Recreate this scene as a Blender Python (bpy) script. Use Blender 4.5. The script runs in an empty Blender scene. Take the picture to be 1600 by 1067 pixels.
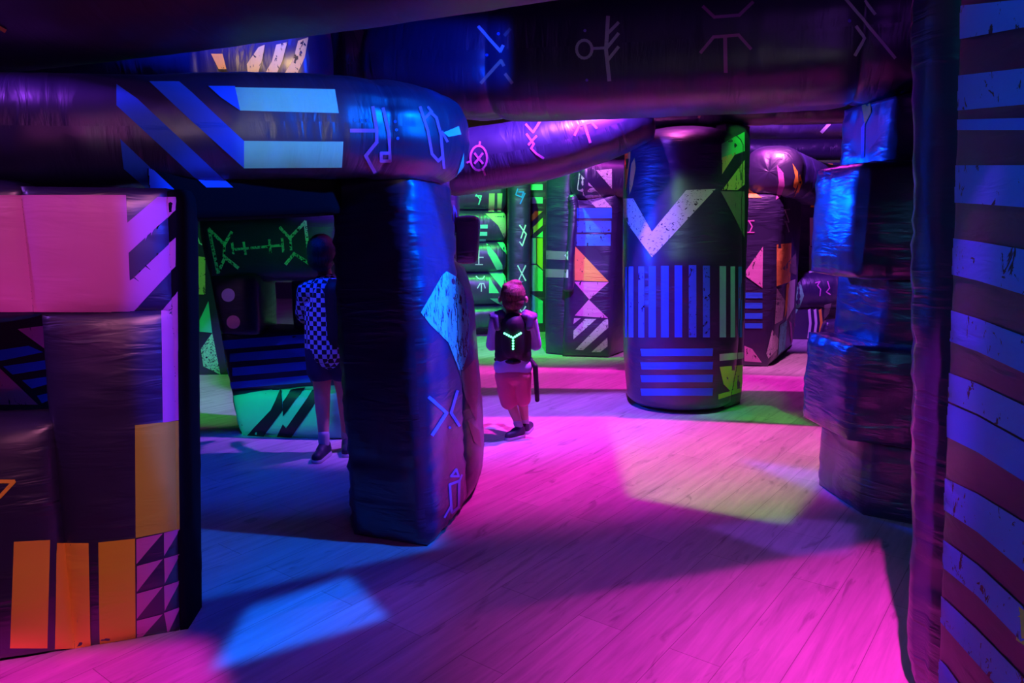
import bpy, math, random
from mathutils import Vector, noise, Matrix, interpolate
from mathutils.bvhtree import BVHTree
V = Vector
random.seed(7)
SC = bpy.context.scene
COL = SC.collection

# ------------------------------------------------------------------ camera
FPX = 1155.0
TILT = math.atan(183.5 / FPX)
CT, ST = math.cos(TILT), math.sin(TILT)
EYE = V((0, 0, 1.5))
cam_d = bpy.data.cameras.new('camera')
cam = bpy.data.objects.new('camera', cam_d)
COL.objects.link(cam)
cam.location = EYE
cam.rotation_euler = (math.pi / 2 - TILT, 0, 0)
cam_d.sensor_width = 36.0
cam_d.lens = 36.0 * FPX / 1600.0
cam_d.clip_start = 0.02
SC.camera = cam


def ray(px, py):
    x = (px - 800) / FPX
    y = -(py - 533.5) / FPX
    return V((x, y * ST + CT, y * CT - ST))


def G(px, py):
    """floor point under a picture position"""
    d = ray(px, py)
    return EYE + d * (-1.5 / d.z)


def P(px, py, Y):
    d = ray(px, py)
    return EYE + d * (Y / d.y)


# ------------------------------------------------------------------ materials
def new_mat(name):
    m = bpy.data.materials.new(name)
    m.use_nodes = True
    nt = m.node_tree
    b = nt.nodes['Principled BSDF']
    return m, nt, b


def wrinkle_bump(nt, b, strength=0.5, sx=5.0, sy=26.0, dist=0.02):
    uv = nt.nodes.new('ShaderNodeUVMap'); uv.uv_map = 'UVMap'
    mp = nt.nodes.new('ShaderNodeMapping'); mp.inputs['Scale'].default_value = (sx, sy, 1)
    n1 = nt.nodes.new('ShaderNodeTexNoise'); n1.inputs['Scale'].default_value = 1.0
    n1.inputs['Detail'].default_value = 3; n1.inputs['Distortion'].default_value = 0.6
    mp2 = nt.nodes.new('ShaderNodeMapping'); mp2.inputs['Scale'].default_value = (2.2, 3.4, 1)
    n2 = nt.nodes.new('ShaderNodeTexNoise'); n2.inputs['Scale'].default_value = 1.0
    n2.inputs['Detail'].default_value = 2
    ml = nt.nodes.new('ShaderNodeMath'); ml.operation = 'MULTIPLY'
    rp = nt.nodes.new('ShaderNodeMapRange'); rp.inputs['From Min'].default_value = 0.4; rp.inputs['From Max'].default_value = 0.65
    ad = nt.nodes.new('ShaderNodeMath'); ad.operation = 'MULTIPLY_ADD'; ad.inputs[1].default_value = 0.6
    bp = nt.nodes.new('ShaderNodeBump'); bp.inputs['Strength'].default_value = strength; bp.inputs['Distance'].default_value = dist
    L = nt.links.new
    L(uv.outputs[0], mp.inputs[0]); L(mp.outputs[0], n1.inputs['Vector'])
    L(uv.outputs[0], mp2.inputs[0]); L(mp2.outputs[0], n2.inputs['Vector'])
    L(n2.outputs[0], rp.inputs['Value'])
    L(n1.outputs[0], ml.inputs[0]); L(rp.outputs[0], ml.inputs[1])
    L(n2.outputs[0], ad.inputs[0]); L(ml.outputs[0], ad.inputs[2])
    L(ad.outputs[0], bp.inputs['Height']); L(bp.outputs[0], b.inputs['Normal'])


def vinyl(name, col=(0.024, 0.018, 0.070), rough=0.42, strength=0.75, coat=0.35):
    m, nt, b = new_mat(name)
    b.inputs['Base Color'].default_value = (*col, 1)
    b.inputs['Roughness'].default_value = rough
    b.inputs['Specular IOR Level'].default_value = 0.9
    b.inputs['Coat Weight'].default_value = coat
    b.inputs['Coat Roughness'].default_value = 0.28
    wrinkle_bump(nt, b, strength)
    return m


def ink(name, col, wear=0.0, rough=0.5, dark=(0.012, 0.010, 0.022), stretch=(28, 28, 12)):
    """printed ink on the vinyl, optionally flecked with dark worn marks"""
    m, nt, b = new_mat(name)
    b.inputs['Roughness'].default_value = rough
    b.inputs['Specular IOR Level'].default_value = 0.35
    wrinkle_bump(nt, b, 0.3)
    if wear > 0:
        tc = nt.nodes.new('ShaderNodeTexCoord')
        mp = nt.nodes.new('ShaderNodeMapping'); mp.inputs['Scale'].default_value = stretch
        mp.inputs['Rotation'].default_value = (0, 0.3, 0)
        n = nt.nodes.new('ShaderNodeTexNoise'); n.inputs['Scale'].default_value = 1.0
        n.inputs['Detail'].default_value = 4; n.inputs['Roughness'].default_value = 0.7; n.inputs['Distortion'].default_value = 0.8
        r = nt.nodes.new('ShaderNodeValToRGB')
        r.color_ramp.elements[0].position = 0.30 + wear * 0.16; r.color_ramp.elements[0].color = (*dark, 1)
        r.color_ramp.elements[1].position = 0.32 + wear * 0.16; r.color_ramp.elements[1].color = (*col, 1)
        L = nt.links.new
        L(tc.outputs['Object'], mp.inputs[0]); L(mp.outputs[0], n.inputs['Vector'])
        L(n.outputs[0], r.inputs[0]); L(r.outputs[0], b.inputs['Base Color'])
    else:
        b.inputs['Base Color'].default_value = (*col, 1)
    return m


def plain(name, col, rough=0.6, spec=0.4, emit=None, es=0.0):
    m, nt, b = new_mat(name)
    b.inputs['Base Color'].default_value = (*col, 1)
    b.inputs['Roughness'].default_value = rough
    b.inputs['Specular IOR Level'].default_value = spec
    n = nt.nodes.new('ShaderNodeTexNoise'); n.inputs['Scale'].default_value = 60
    bp = nt.nodes.new('ShaderNodeBump'); bp.inputs['Strength'].default_value = 0.15; bp.inputs['Distance'].default_value = 0.004
    nt.links.new(n.outputs[0], bp.inputs['Height']); nt.links.new(bp.outputs[0], b.inputs['Normal'])
    if emit:
        b.inputs['Emission Color'].default_value = (*emit, 1)
        b.inputs['Emission Strength'].default_value = es
    return m


M = {
    'vinyl': vinyl('black_vinyl'),
    'vinyl_soft': vinyl('black_vinyl_matte', col=(0.020, 0.008, 0.024), rough=0.5, strength=0.35, coat=0.05),
    'vinyl_crumple': vinyl('black_vinyl_crumpled', rough=0.30, strength=1.0, coat=0.4),
    'shade_black': plain('near_black_shade', (0.004, 0.004, 0.008), 0.9, 0.1),  # near-black matte that paints shade onto the lintel and jamb
    'pink': ink('pink_print', (0.62, 0.17, 0.50)),
    'pinkw': ink('pink_print_worn', (0.75, 0.30, 0.55), 0.45),
    'orange': ink('orange_print', (0.95, 0.58, 0.06)),
    'orangew': ink('orange_print_worn', (0.95, 0.48, 0.10), 0.3),
    'amber': ink('amber_print', (0.82, 0.66, 0.04)),
    'yellow': ink('yellow_print', (0.58, 0.62, 0.05)),
    'yelloww': ink('yellow_print_worn', (0.80, 0.62, 0.22), 0.6),
    'teal': ink('teal_print', (0.22, 0.85, 0.60)),
    'tealw': ink('teal_print_worn', (0.12, 0.85, 0.72), 0.75, stretch=(34, 34, 13)),
    'mint': ink('mint_print', (0.10, 0.75, 0.50)),
    'green': ink('green_print', (0.15, 0.80, 0.30)),
    'greenw': ink('green_print_worn', (0.30, 1.0, 0.45), 0.8, stretch=(60, 60, 60)),
    'lime': ink('lime_print', (0.45, 0.75, 0.10)),
    'white': ink('white_print', (0.70, 0.72, 0.70)),
    'whitew': ink('white_print_worn', (0.62, 0.64, 0.60), 0.55, stretch=(40, 40, 60)),
    'grey': ink('grey_print', (0.22, 0.21, 0.19)),
    'blue': ink('blue_print', (0.03, 0.20, 0.95)),
    'bluew': ink('blue_print_worn', (0.05, 0.22, 0.90), 0.5, stretch=(22, 22, 16)),
    'violet': ink('violet_print', (0.35, 0.22, 0.85)),
    'tan': ink('tan_print', (0.50, 0.40, 0.22)),
    'black': ink('black_print', (0.012, 0.010, 0.022)),
}


# ------------------------------------------------------------------ shells
def tag(o, label, cat, group=None, kind=None):
    if label: o['label'] = label
    if cat: o['category'] = cat
    if group: o['group'] = group
    if kind: o['kind'] = kind
    return o


class Part:
    def __init__(s, name, mat):
        s.name = name; s.v = []; s.f = []; s.uv = []; s.mi = []; s.mats = [mat]; s.label = None

    def slot(s, m):
        if m not in s.mats: s.mats.append(m)
        return s.mats.index(m)


class Thing:
    """an inflatable (or other) thing made of one or more parts, with prints laid on its skin"""
    def __init__(s, name, label, cat, group=None):
        s.name = name; s.label = label; s.cat = cat; s.group = group; s.parts = []; s.bvh = None

    def part(s, name, mat='vinyl'):
        p = Part(name, mat); s.parts.append(p); return p

    def tree(s):
        vs, fs, ow = [], [], []
        for p in s.parts:
            b = len(vs); vs += p.v
            for i, f in enumerate(p.f):
                fs.append([b + k for k in f]); ow.append((p, i))
        s.bvh = BVHTree.FromPolygons(vs, fs); s.ow = ow
        s.base = {}

    def prints(s, items, lift=0.003):
        """items: (polygon in picture px, material); each is cut in cells and laid on the surface"""
        if s.bvh is None: s.tree()
        for poly, mat in items:
            lay(s, poly, mat, lift)

    def build(s):
        allv = [v for p in s.parts for v in p.v]
        lo = V([min(v[i] for v in allv) for i in range(3)]); hi = V([max(v[i] for v in allv) for i in range(3)])
        base = V(((lo.x + hi.x) / 2, (lo.y + hi.y) / 2, lo.z))
        single = len(s.parts) == 1
        root = None
        if not single:
            root = bpy.data.objects.new(s.name, None); COL.objects.link(root); root.location = base
            root.empty_display_size = 0.1
        for p in s.parts:
            me = bpy.data.meshes.new(s.name if single else p.name)
            me.from_pydata([v - base for v in p.v], [], p.f)
            me.polygons.foreach_set('use_smooth', [True] * len(p.f))
            me.polygons.foreach_set('material_index', p.mi)
            uvl = me.uv_layers.new(name='UVMap')
            flat = [c for f in p.uv for uvp in f for c in uvp]
            uvl.data.foreach_set('uv', flat)
            for k in p.mats: me.materials.append(M[k])
            me.update()
            o = bpy.data.objects.new(s.name if single else p.name, me)
            COL.objects.link(o)
            if single: o.location = base; root = o
            else: o.parent = root
            if p.label: o['label'] = p.label
        tag(root, s.label, s.cat, s.group, 'thing')
        return root


def clip_poly(poly, ax, val, keep_less):
    out = []
    n = len(poly)
    for i in range(n):
        a, b = poly[i], poly[(i + 1) % n]
        ia = (a[ax] <= val) if keep_less else (a[ax] >= val)
        ib = (b[ax] <= val) if keep_less else (b[ax] >= val)
        if ia: out.append(a)
        if ia != ib:
            t = (val - a[ax]) / (b[ax] - a[ax])
            out.append((a[0] + (b[0] - a[0]) * t, a[1] + (b[1] - a[1]) * t))
    return out


def clip_box(poly, x0, x1, y0, y1):
    for ax, val, k in ((0, x0, False), (0, x1, True), (1, y0, False), (1, y1, True)):
        poly = clip_poly(poly, ax, val, k)
        if len(poly) < 3: return []
    return poly


def area2(p):
    return abs(sum(p[i][0] * p[(i + 1) % len(p)][1] - p[(i + 1) % len(p)][0] * p[i][1] for i in range(len(p))))


def lay(T, poly, mat, lift):
    xs = [p[0] for p in poly]; ys = [p[1] for p in poly]
    x0, x1, y0, y1 = min(xs), max(xs), min(ys), max(ys)
    s0 = max(3.0, min(9.0, max(x1 - x0, y1 - y0) / 5))
    cache = {}

    def hit(q):
        k = (round(q[0], 2), round(q[1], 2))
        if k not in cache:
            d = ray(*k).normalized()
            loc, nor, idx, dist = T.bvh.ray_cast(EYE, d)
            if loc is None: cache[k] = None
            else:
                p, fi = T.ow[idx]
                f = p.f[fi]
                w = interpolate.poly_3d_calc([p.v[i] for i in f], loc)
                u = sum(a * c[0] for a, c in zip(w, p.uv[fi])); v = sum(a * c[1] for a, c in zip(w, p.uv[fi]))
                if nor.dot(d) > 0: nor = -nor
                cache[k] = [loc + nor * lift, (u, v), p, dist, {}]
        return cache[k]

    def cell(a, b, s):
        c = clip_box(poly, a, a + s, b, b + s)
        if len(c) < 3 or area2(c) < 0.05: return
        cc = []
        for q in c:
            if not cc or abs(q[0] - cc[-1][0]) + abs(q[1] - cc[-1][1]) > 0.03: cc.append(q)
        if len(cc) > 1 and abs(cc[0][0] - cc[-1][0]) + abs(cc[0][1] - cc[-1][1]) < 0.03: cc.pop()
        if len(cc) < 3: return
        hs = [hit(q) for q in cc]
        ok = all(hs)
        if ok:
            ok = all(h[2] is hs[0][2] for h in hs)
        if ok:
            m = (sum(q[0] for q in cc) / len(cc), sum(q[1] for q in cc) / len(cc))
            hm = hit(m)
            ok = hm is not None and abs(hm[3] - sum(h[3] for h in hs) / len(hs)) < 0.02 and \
                max(h[3] for h in hs) - min(h[3] for h in hs) < 0.25
        if not ok:
            if s > 1.2:
                for i in (0, 1):
                    for j in (0, 1): cell(a + i * s / 2, b + j * s / 2, s / 2)
            return
        p = hs[0][2]
        if len(cc) > 4:   # fan round the middle keeps concave clips tidy
            pass
        ids = []
        for h in hs:
            if id(p) not in h[4]:
                h[4][id(p)] = len(p.v); p.v.append(h[0])
            ids.append(h[4][id(p)])
        if len(set(ids)) < 3: return
        p.f.append(ids[::-1]); p.uv.append([h[1] for h in hs][::-1]); p.mi.append(p.slot(mat))

    nx = int((x1 - x0) / s0) + 1; ny = int((y1 - y0) / s0) + 1
    for i in range(nx):
        for j in range(ny): cell(x0 + i * s0, y0 + j * s0, s0)


def stroke(pts, w=5.0, mat='white', closed=False):
    out = []
    n = len(pts)
    for i in range(n if closed else n - 1):
        a, b = pts[i], pts[(i + 1) % n]
        dx, dy = b[0] - a[0], b[1] - a[1]
        l = math.hypot(dx, dy) or 1
        dx, dy = dx / l * w / 2, dy / l * w / 2
        e = 0.6
        out.append(([(a[0] - dy - dx * e, a[1] + dx - dy * e), (b[0] - dy + dx * e, b[1] + dx + dy * e), (b[0] + dy + dx * e, b[1] - dx + dy * e), (a[0] + dy - dx * e, a[1] - dx - dy * e)], mat))
    return out


def ring(cx, cy, rx, ry, w, mat, n=20):
    return stroke([(cx + rx * math.cos(2 * math.pi * i / n), cy + ry * math.sin(2 * math.pi * i / n)) for i in range(n)], w, mat, True)


def disc(cx, cy, r, mat, ry=None, n=20):
    ry = ry or r
    return ([(cx + r * math.cos(2 * math.pi * i / n), cy + ry * math.sin(2 * math.pi * i / n)) for i in range(n)], mat)


def rect(x0, y0, x1, y1, mat):
    return ([(x0, y0), (x1, y0), (x1, y1), (x0, y1)], mat)


def prof(d, dim, R):
    R = min(dim / 2, R)
    t = max(0.0, min(1.0, min(d, dim - d) / R))
    return math.sqrt(max(0.0, 1 - (1 - t) ** 2))


def spaced(n):
    out = []
    for i in range(n + 1):
        t = i / n
        c = (1 - math.cos(math.pi * t)) / 2
        out.append(0.55 * t + 0.45 * c)
    return out


def pillow(p, bot, top, bulge=0.05, R=0.22, step=0.035, wr=0.006, seed=0, sides=None, uvv='z', nmax=70):
    """inflated box. bot / top: four corners each, ordered front-left, front-right, back-right, back-left.
    sides: bulge for (front, right, back, left, top, bottom)"""
    bot = [V(c) for c in bot]; top = [V(c) for c in top]
    C = {(0, 0, 0): bot[0], (1, 0, 0): bot[1], (1, 1, 0): bot[2], (0, 1, 0): bot[3],
         (0, 0, 1): top[0], (1, 0, 1): top[1], (1, 1, 1): top[2], (0, 1, 1): top[3]}
    ctr = sum(C.values(), V((0, 0, 0))) / 8

    def tri(u, v, w):
        r = V((0, 0, 0))
        for (i, j, k), c in C.items():
            r += c * ((u if i else 1 - u) * (v if j else 1 - v) * (w if k else 1 - w))
        return r
    lx = ((C[1, 0, 0] - C[0, 0, 0]).length + (C[1, 0, 1] - C[0, 0, 1]).length) / 2
    ly = ((C[0, 1, 0] - C[0, 0, 0]).length + (C[1, 1, 0] - C[1, 0, 0]).length) / 2
    lz = ((C[0, 0, 1] - C[0, 0, 0]).length + (C[1, 0, 1] - C[1, 0, 0]).length) / 2
    dims = (lx, ly, lz)
    ns = [max(6, min(nmax, int(l / step))) for l in dims]
    sp = [spaced(n) for n in ns]
    if sides is None: sides = (bulge,) * 6
    lat = {}
    base_uv = random.random() * 10

    def vert(i, j, k, face):
        key = (i, j, k)
        if key in lat: return lat[key]
        u, v, w = sp[0][i], sp[1][j], sp[2][k]
        pos = tri(u, v, w)
        onb = [i in (0, ns[0]), j in (0, ns[1]), k in (0, ns[2])]
        if sum(onb) == 1:
            ax = onb.index(True)
            a, b = [q for q in range(3) if q != ax]
            uvw = [u, v, w]
            da, db = uvw[a] * dims[a], uvw[b] * dims[b]
            hi = uvw[ax] > 0.5
            e = 0.01
            q1 = list(uvw); q1[a] += e; q2 = list(uvw); q2[b] += e
            nrm = (tri(*q1) - pos).cross(tri(*q2) - pos).normalized()
            if nrm.dot(pos - ctr) < 0: nrm = -nrm
            sb = {(1, False): sides[0], (0, True): sides[1], (1, True): sides[2], (0, False): sides[3], (2, True): sides[4], (2, False): sides[5]}[(ax, hi)]
            pr = prof(da, dims[a], R) * prof(db, dims[b], R)
            ea, eb = min(da, dims[a] - da), min(db, dims[b] - db)
            wv = noise.noise(V((da * 22 + seed, db * 3, seed + ax * 7))) * math.exp(-eb / 0.07) + \
                noise.noise(V((db * 22 + seed, da * 3, seed + 31 + ax * 7))) * math.exp(-ea / 0.09)
            wv += 0.45 * noise.noise(V((da * 3.1 + seed, db * 3.1, 5.5 + seed)))
            pos = pos + nrm * (sb * pr + wr * wv * min(1, pr * 1.6) * (1.6 if sb else 0.3))
        lat[key] = len(p.v)
        p.v.append(pos)
        return lat[key]

    def uvp(ax, i, j, k):
        u, v, w = sp[0][i] * lx, sp[1][j] * ly, sp[2][k] * lz
        if ax == 1: r = (u, w)
        elif ax == 0: r = (v, w)
        else: r = (v, u)
        if uvv == 'x': r = (r[1], r[0])
        return (r[0] + base_uv, r[1] + base_uv * 0.37)
    for ax in range(3):
        a, b = [q for q in range(3) if q != ax]
        for hi in (0, 1):
            for i in range(ns[a]):
                for j in range(ns[b]):
                    q = []
                    for di, dj in ((0, 0), (1, 0), (1, 1), (0, 1)):
                        idx = [0, 0, 0]; idx[ax] = ns[ax] * hi; idx[a] = i + di; idx[b] = j + dj
                        q.append((vert(*idx, None), uvp(ax, *idx)))
                    if (hi == 1) == (ax == 1): q = q[::-1]
                    p.f.append([x[0] for x in q]); p.uv.append([x[1] for x in q]); p.mi.append(0)


def box_quad(a, b, th):
    """floor quad: front edge a->b (seen from the camera), thickness th away from it"""
    a = V((a[0], a[1], 0)); b = V((b[0], b[1], 0))
    d = (b - a).normalized()
    n = V((-d.y, d.x, 0))
    if n.y < 0 and abs(n.y) > 0.3: n = -n
    return [a, b, b + n * th, a + n * th]


def zq(q, z):
    return [V((c[0], c[1], z)) for c in q]


def tube(p, path, rad, seams=(), cap0=0.12, cap1=0.12, nseg=56, step=0.035, wr=0.006, seed=0, sq=2.0, pinch=0.07, up=V((0, 0, 1)), twist=0.0):
    """inflated tube along a path; rad: list of (r_side, r_up) per path point; seams: distances along it"""
    pts = [V(c) for c in path]
    # catmull-rom resample
    L = [0]
    for a, b in zip(pts, pts[1:]): L.append(L[-1] + (b - a).length)
    tot = L[-1]
    N = max(8, int(tot / step))
    ss = [tot * i / N for i in range(N + 1)]
    extra = []
    for c, e in ((cap0, 0), (cap1, 1)):
        if c:
            for t in (0.004, 0.015, 0.04, 0.08, 0.15, 0.3): extra.append(c * t if e == 0 else tot - c * t)
    for s in seams:
        for d in (-0.02, -0.01, 0, 0.01, 0.02): extra.append(s + d)
    ss = sorted(set(round(x, 5) for x in ss + [x for x in extra if 0 <= x <= tot]))
    rad = [(r, r) if not isinstance(r, tuple) else r for r in (rad if isinstance(rad, list) else [rad] * len(pts))]

    def at(s):
        i = 0
        while i < len(L) - 2 and s > L[i + 1]: i += 1
        t = (s - L[i]) / max(1e-9, L[i + 1] - L[i])
        p0 = pts[max(0, i - 1)]; p1 = pts[i]; p2 = pts[i + 1]; p3 = pts[min(len(pts) - 1, i + 2)]
        if i == 0: p0 = p1 * 2 - p2
        if i + 2 > len(pts) - 1: p3 = p2 * 2 - p1
        q = 0.5 * ((2 * p1) + (p2 - p0) * t + (2 * p0 - 5 * p1 + 4 * p2 - p3) * t * t + (3 * p1 - p0 - 3 * p2 + p3) * t ** 3)
        tt = t * t * (3 - 2 * t)
        return q, (rad[i][0] * (1 - tt) + rad[i + 1][0] * tt, rad[i][1] * (1 - tt) + rad[i + 1][1] * tt)
    rings = []
    bu = random.random() * 10
    for s in ss:
        c, (ra, rb) = at(s)
        c2, _ = at(min(tot, s + 0.01)); c1, _ = at(max(0, s - 0.01))
        T = (c2 - c1).normalized()
        A = T.cross(up).normalized(); B = A.cross(T).normalized()
        k = 1.0
        if cap0 and s < cap0: k = math.sqrt(max(1e-6, 1 - (1 - s / cap0) ** 2))
        if cap1 and tot - s < cap1: k = min(k, math.sqrt(max(1e-6, 1 - (1 - (tot - s) / cap1) ** 2)))
        dse = min([abs(s - x) for x in seams] + [s if cap0 else 9, tot - s if cap1 else 9])
        pin = 1 - pinch * sum(math.exp(-(abs(s - x) / 0.045)) for x in seams)
        row = []
        for j in range(nseg):
            th = 2 * math.pi * j / nseg + twist
            ca, sa = math.cos(th), math.sin(th)
            g = (abs(ca) ** sq + abs(sa) ** sq) ** (-1 / sq)
            w = noise.noise(V((math.cos(th) * 5 + seed, math.sin(th) * 5, s * 1.5))) * math.exp(-dse / 0.16) * 1.6
            w += noise.noise(V((math.cos(th) * 1.2 + seed, math.sin(th) * 1.2, s * 14))) * 0.5
            r = k * pin
            row.append(len(p.v))
            p.v.append(c + (A * ca * (ra * g) + B * sa * (rb * g)) * r + (A * ca + B * sa) * (wr * w * k))
        rings.append((s, row))
    rm = (rad[0][0] + rad[0][1]) / 2
    for (s0, a), (s1, b) in zip(rings, rings[1:]):
        for j in range(nseg):
            j2 = (j + 1) % nseg
            p.f.append([a[j], a[j2], b[j2], b[j]])
            u0, u1 = 2 * math.pi * rm * j / nseg, 2 * math.pi * rm * (j + 1) / nseg
            p.uv.append([(u0 + bu, s0), (u1 + bu, s0), (u1 + bu, s1), (u0 + bu, s1)]); p.mi.append(0)
    for e, (s, row) in ((0, rings[0]), (1, rings[-1])):
        f = row if e else row[::-1]
        p.f.append(list(f)); p.uv.append([(bu, s)] * len(f)); p.mi.append(0)
# ------------------------------------------------------------------ near left wall
def lerp2(a, b, t): return (a[0] + (b[0] - a[0]) * t, a[1] + (b[1] - a[1]) * t)


LA, LB = (-2.95, 2.02), (-1.175, 2.56)          # front line of the wall on the floor
def lw(t0, t1, z0, z1, th=0.26):
    q = box_quad(lerp2(LA, LB, t0), lerp2(LA, LB, t1), th)
    for k, i in ((3, 0), (2, 1)): q[k] = q[i] + V((-0.03, 0.17, 0))
    b0, b1 = zq(q, z0), zq(q, z1)
    if t1 == 1.0 and z0 == 0:      # the foot of the doorway end is tucked in a little
        for k in (1, 2): b0[k] += V((-0.07, 0, 0))
    return b0, b1


def lwt(px):   # where along the wall front a picture column falls
    d = ray(px, 600)
    # solve EYE + d*s on the line LA + (LB-LA)*t
    ax, ay = LB[0] - LA[0], LB[1] - LA[1]
    det = d.x * -ay + ax * d.y
    s = (LA[0] * -ay + ax * LA[1]) / det
    return ((d.x * s - LA[0]) / ax) if abs(ax) > 1e-6 else 0


t75, t62 = lwt(76), lwt(64)
W = Thing('inflatable_wall', 'near black inflatable wall with orange bars and a large pink square, beside the dark doorway', 'inflatable wall')
a = W.part('upper_panel'); pillow(a, *lw(0.05, t62, 1.205, 1.62), bulge=0.035, seed=1, wr=0.006)
a2 = W.part('corner_panel'); pillow(a2, *lw(t62, 1.0, 1.205, 1.62), sides=(0.035, 0.02, 0.03, 0, 0.0, 0), bulge=0.03, seed=2)
b_ = W.part('post_panel'); pillow(b_, *lw(t75, 1.0, 0.0, 1.205), sides=(0.05, 0.02, 0.04, 0.02, 0, 0), R=0.3, seed=3, wr=0.007)
c_ = W.part('lower_panel'); pillow(c_, *lw(0.05, t75, 0.0, 0.83), sides=(0.07, 0, 0.04, 0, 0.03, 0), R=0.25, seed=4, wr=0.007)
j_ = W.part('jamb_shade_strip', 'shade_black')  # thin strip added to keep the jamb dark, as if in shade
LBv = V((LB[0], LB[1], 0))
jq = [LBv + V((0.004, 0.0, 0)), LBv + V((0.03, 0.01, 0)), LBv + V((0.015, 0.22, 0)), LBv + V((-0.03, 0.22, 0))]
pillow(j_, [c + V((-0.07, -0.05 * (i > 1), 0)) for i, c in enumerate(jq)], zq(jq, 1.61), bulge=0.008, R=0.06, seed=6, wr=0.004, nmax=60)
W.prints([
    ([(-160, 305), (197, 305), (199, 348), (246, 308), (274, 308), (274, 328), (201, 395), (203, 440), (274, 371), (274, 416), (208, 487), (-160, 487)], 'pink'),
    ([(274, 460), (252, 486), (254, 660), (279, 656), (277, 455)], 'pink'),
    ([(211, 664), (279, 657), (281, 826), (212, 840)], 'yellow'),
    ([(22, 846), (78, 843), (74, 1012), (16, 1012)], 'orange'),
    ([(88, 848), (139, 848), (142, 1012), (86, 1013)], 'orange'),
    ([(154, 847), (211, 841), (212, 1000), (156, 1006)], 'amber'),
    ([(213, 842), (254, 833), (213, 881)], 'pink'), ([(256, 832), (281, 826), (256, 868)], 'pink'),
    ([(214, 884), (254, 873), (214, 924)], 'pink'), ([(256, 872), (281, 865), (257, 911)], 'pink'),
    ([(214, 927), (254, 916), (214, 966)], 'pink'), ([(256, 915), (281, 907), (257, 954)], 'pink'),
    ([(214, 969), (254, 959), (214, 1003)], 'pink'), ([(256, 957), (281, 948), (262, 990)], 'pink'),
])
W.prints(stroke([(-25, 752), (22, 752), (-6, 782), (-25, 800)], 6, 'orange'))
W.build()

# ------------------------------------------------------------------ crossbeam over the doorway
BM = Thing('inflatable_beam', 'black inflatable beam over the doorway, printed with blue diagonals and teal bars', 'inflatable beam')
a = BM.part('tube')
tube(a, [(-3.1, 2.12, 1.80), (-2.3, 2.40, 1.80), (-1.45, 2.72, 1.82), (-0.95, 3.00, 1.875), (-0.55, 3.35, 1.90), (-0.36, 3.78, 1.90)],
     [(0.2, 0.185), (0.2, 0.185), (0.21, 0.195), (0.215, 0.2), (0.225, 0.21), (0.20, 0.21)], seams=(2.72,), cap0=0, cap1=0.10, sq=2.5, seed=3, wr=0.008, nseg=72)
l_ = BM.part('lintel', 'shade_black')  # its near-black colour stands in for shade under the beam
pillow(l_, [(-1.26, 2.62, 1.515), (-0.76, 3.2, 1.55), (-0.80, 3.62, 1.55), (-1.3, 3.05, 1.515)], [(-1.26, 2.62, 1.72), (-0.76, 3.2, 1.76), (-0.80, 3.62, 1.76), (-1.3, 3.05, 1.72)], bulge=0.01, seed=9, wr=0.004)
items = [
    ([(182, 132), (182, 165), (322, 293), (364, 293), (215, 155)], 'blue'),
    ([(233, 128), (280, 128), (300, 145), (381, 220), (381, 262), (300, 190)], 'blue'),
    ([(325, 135), (367, 135), (375, 173), (345, 153)], 'blue'),
    ([(188, 217), (193, 263), (232, 296), (272, 296)], 'blue'),
    ([(367, 137), (523, 140), (529, 177), (375, 173)], 'teal'),
    ([(381, 220), (536, 221), (534, 261), (381, 262)], 'teal'),
    ([(703, 292), (713, 302), (724, 268), (724, 238), (714, 272)], 'mint'),
    ([(692, 207), (716, 197), (720, 210), (700, 214)], 'teal'),
]
items += stroke([(548, 204), (588, 204)], 6, 'pink') + stroke([(582, 168), (588, 204), (588, 222), (571, 243), (585, 268)], 5.5, 'pink')
items += stroke([(598, 170), (607, 210), (609, 251), (595, 251), (595, 239), (607, 239)], 5, 'pink')
items += stroke([(656, 168), (668, 205), (674, 240), (684, 251), (691, 244), (688, 210), (681, 184), (672, 176), (664, 184)], 4.5, 'pink')
items += stroke([(690, 206), (698, 221)], 4, 'pink') + stroke([(674, 175), (668, 168)], 4, 'pink') + stroke([(693, 262), (691, 240)], 4, 'pink')
items += [disc(x, y, 2.4, 'blue', n=8) for x, y in ((554, 188), (564, 188), (574, 188), (617, 190), (619, 203), (621, 216))]
BM.prints(items)
BM.build()

# ------------------------------------------------------------------ pillar beside the doorway
PL = Thing('inflatable_pillar', 'black inflatable pillar with a worn teal diamond and pale symbols, under the doorway beam', 'inflatable pillar')
a = PL.part('post')
pb = [V((-0.775, 3.43, 0)), V((-0.40, 3.29, 0)), V((-0.27, 3.86, 0)), V((-0.66, 3.96, 0))]
pt = [V((-0.82, 3.43, 1.73)), V((-0.475, 3.33, 1.75)), V((-0.33, 3.86, 1.73)), V((-0.70, 3.96, 1.73))]
pillow(a, pb, pt, sides=(0.025, 0.04, 0.05, 0.03, 0.0, 0), R=0.09, seed=12, wr=0.016, step=0.026, nmax=90)
b_ = PL.part('side_cushion', 'vinyl')
pillow(b_, [(-0.36, 3.82, 0), (-0.27, 3.80, 0), (-0.20, 4.36, 0), (-0.42, 4.40, 0)], [(-0.42, 3.80, 1.30), (-0.34, 3.79, 1.34), (-0.29, 4.36, 1.26), (-0.46, 4.40, 1.26)],
       sides=(0.04, 0.085, 0.03, 0.0, 0.02, 0), R=0.3, seed=15, wr=0.016)
items = [([(657, 488), (690, 430), (697, 424), (712, 432), (724, 450), (733, 500), (732, 545), (722, 578), (716, 578), (700, 535), (672, 508)], 'tealw'),
         ([(717, 580), (724, 580), (742, 560), (746, 610), (744, 660), (726, 620)], 'grey'),
         ([(729, 655), (748, 672), (752, 700), (740, 690)], 'grey')]
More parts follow.
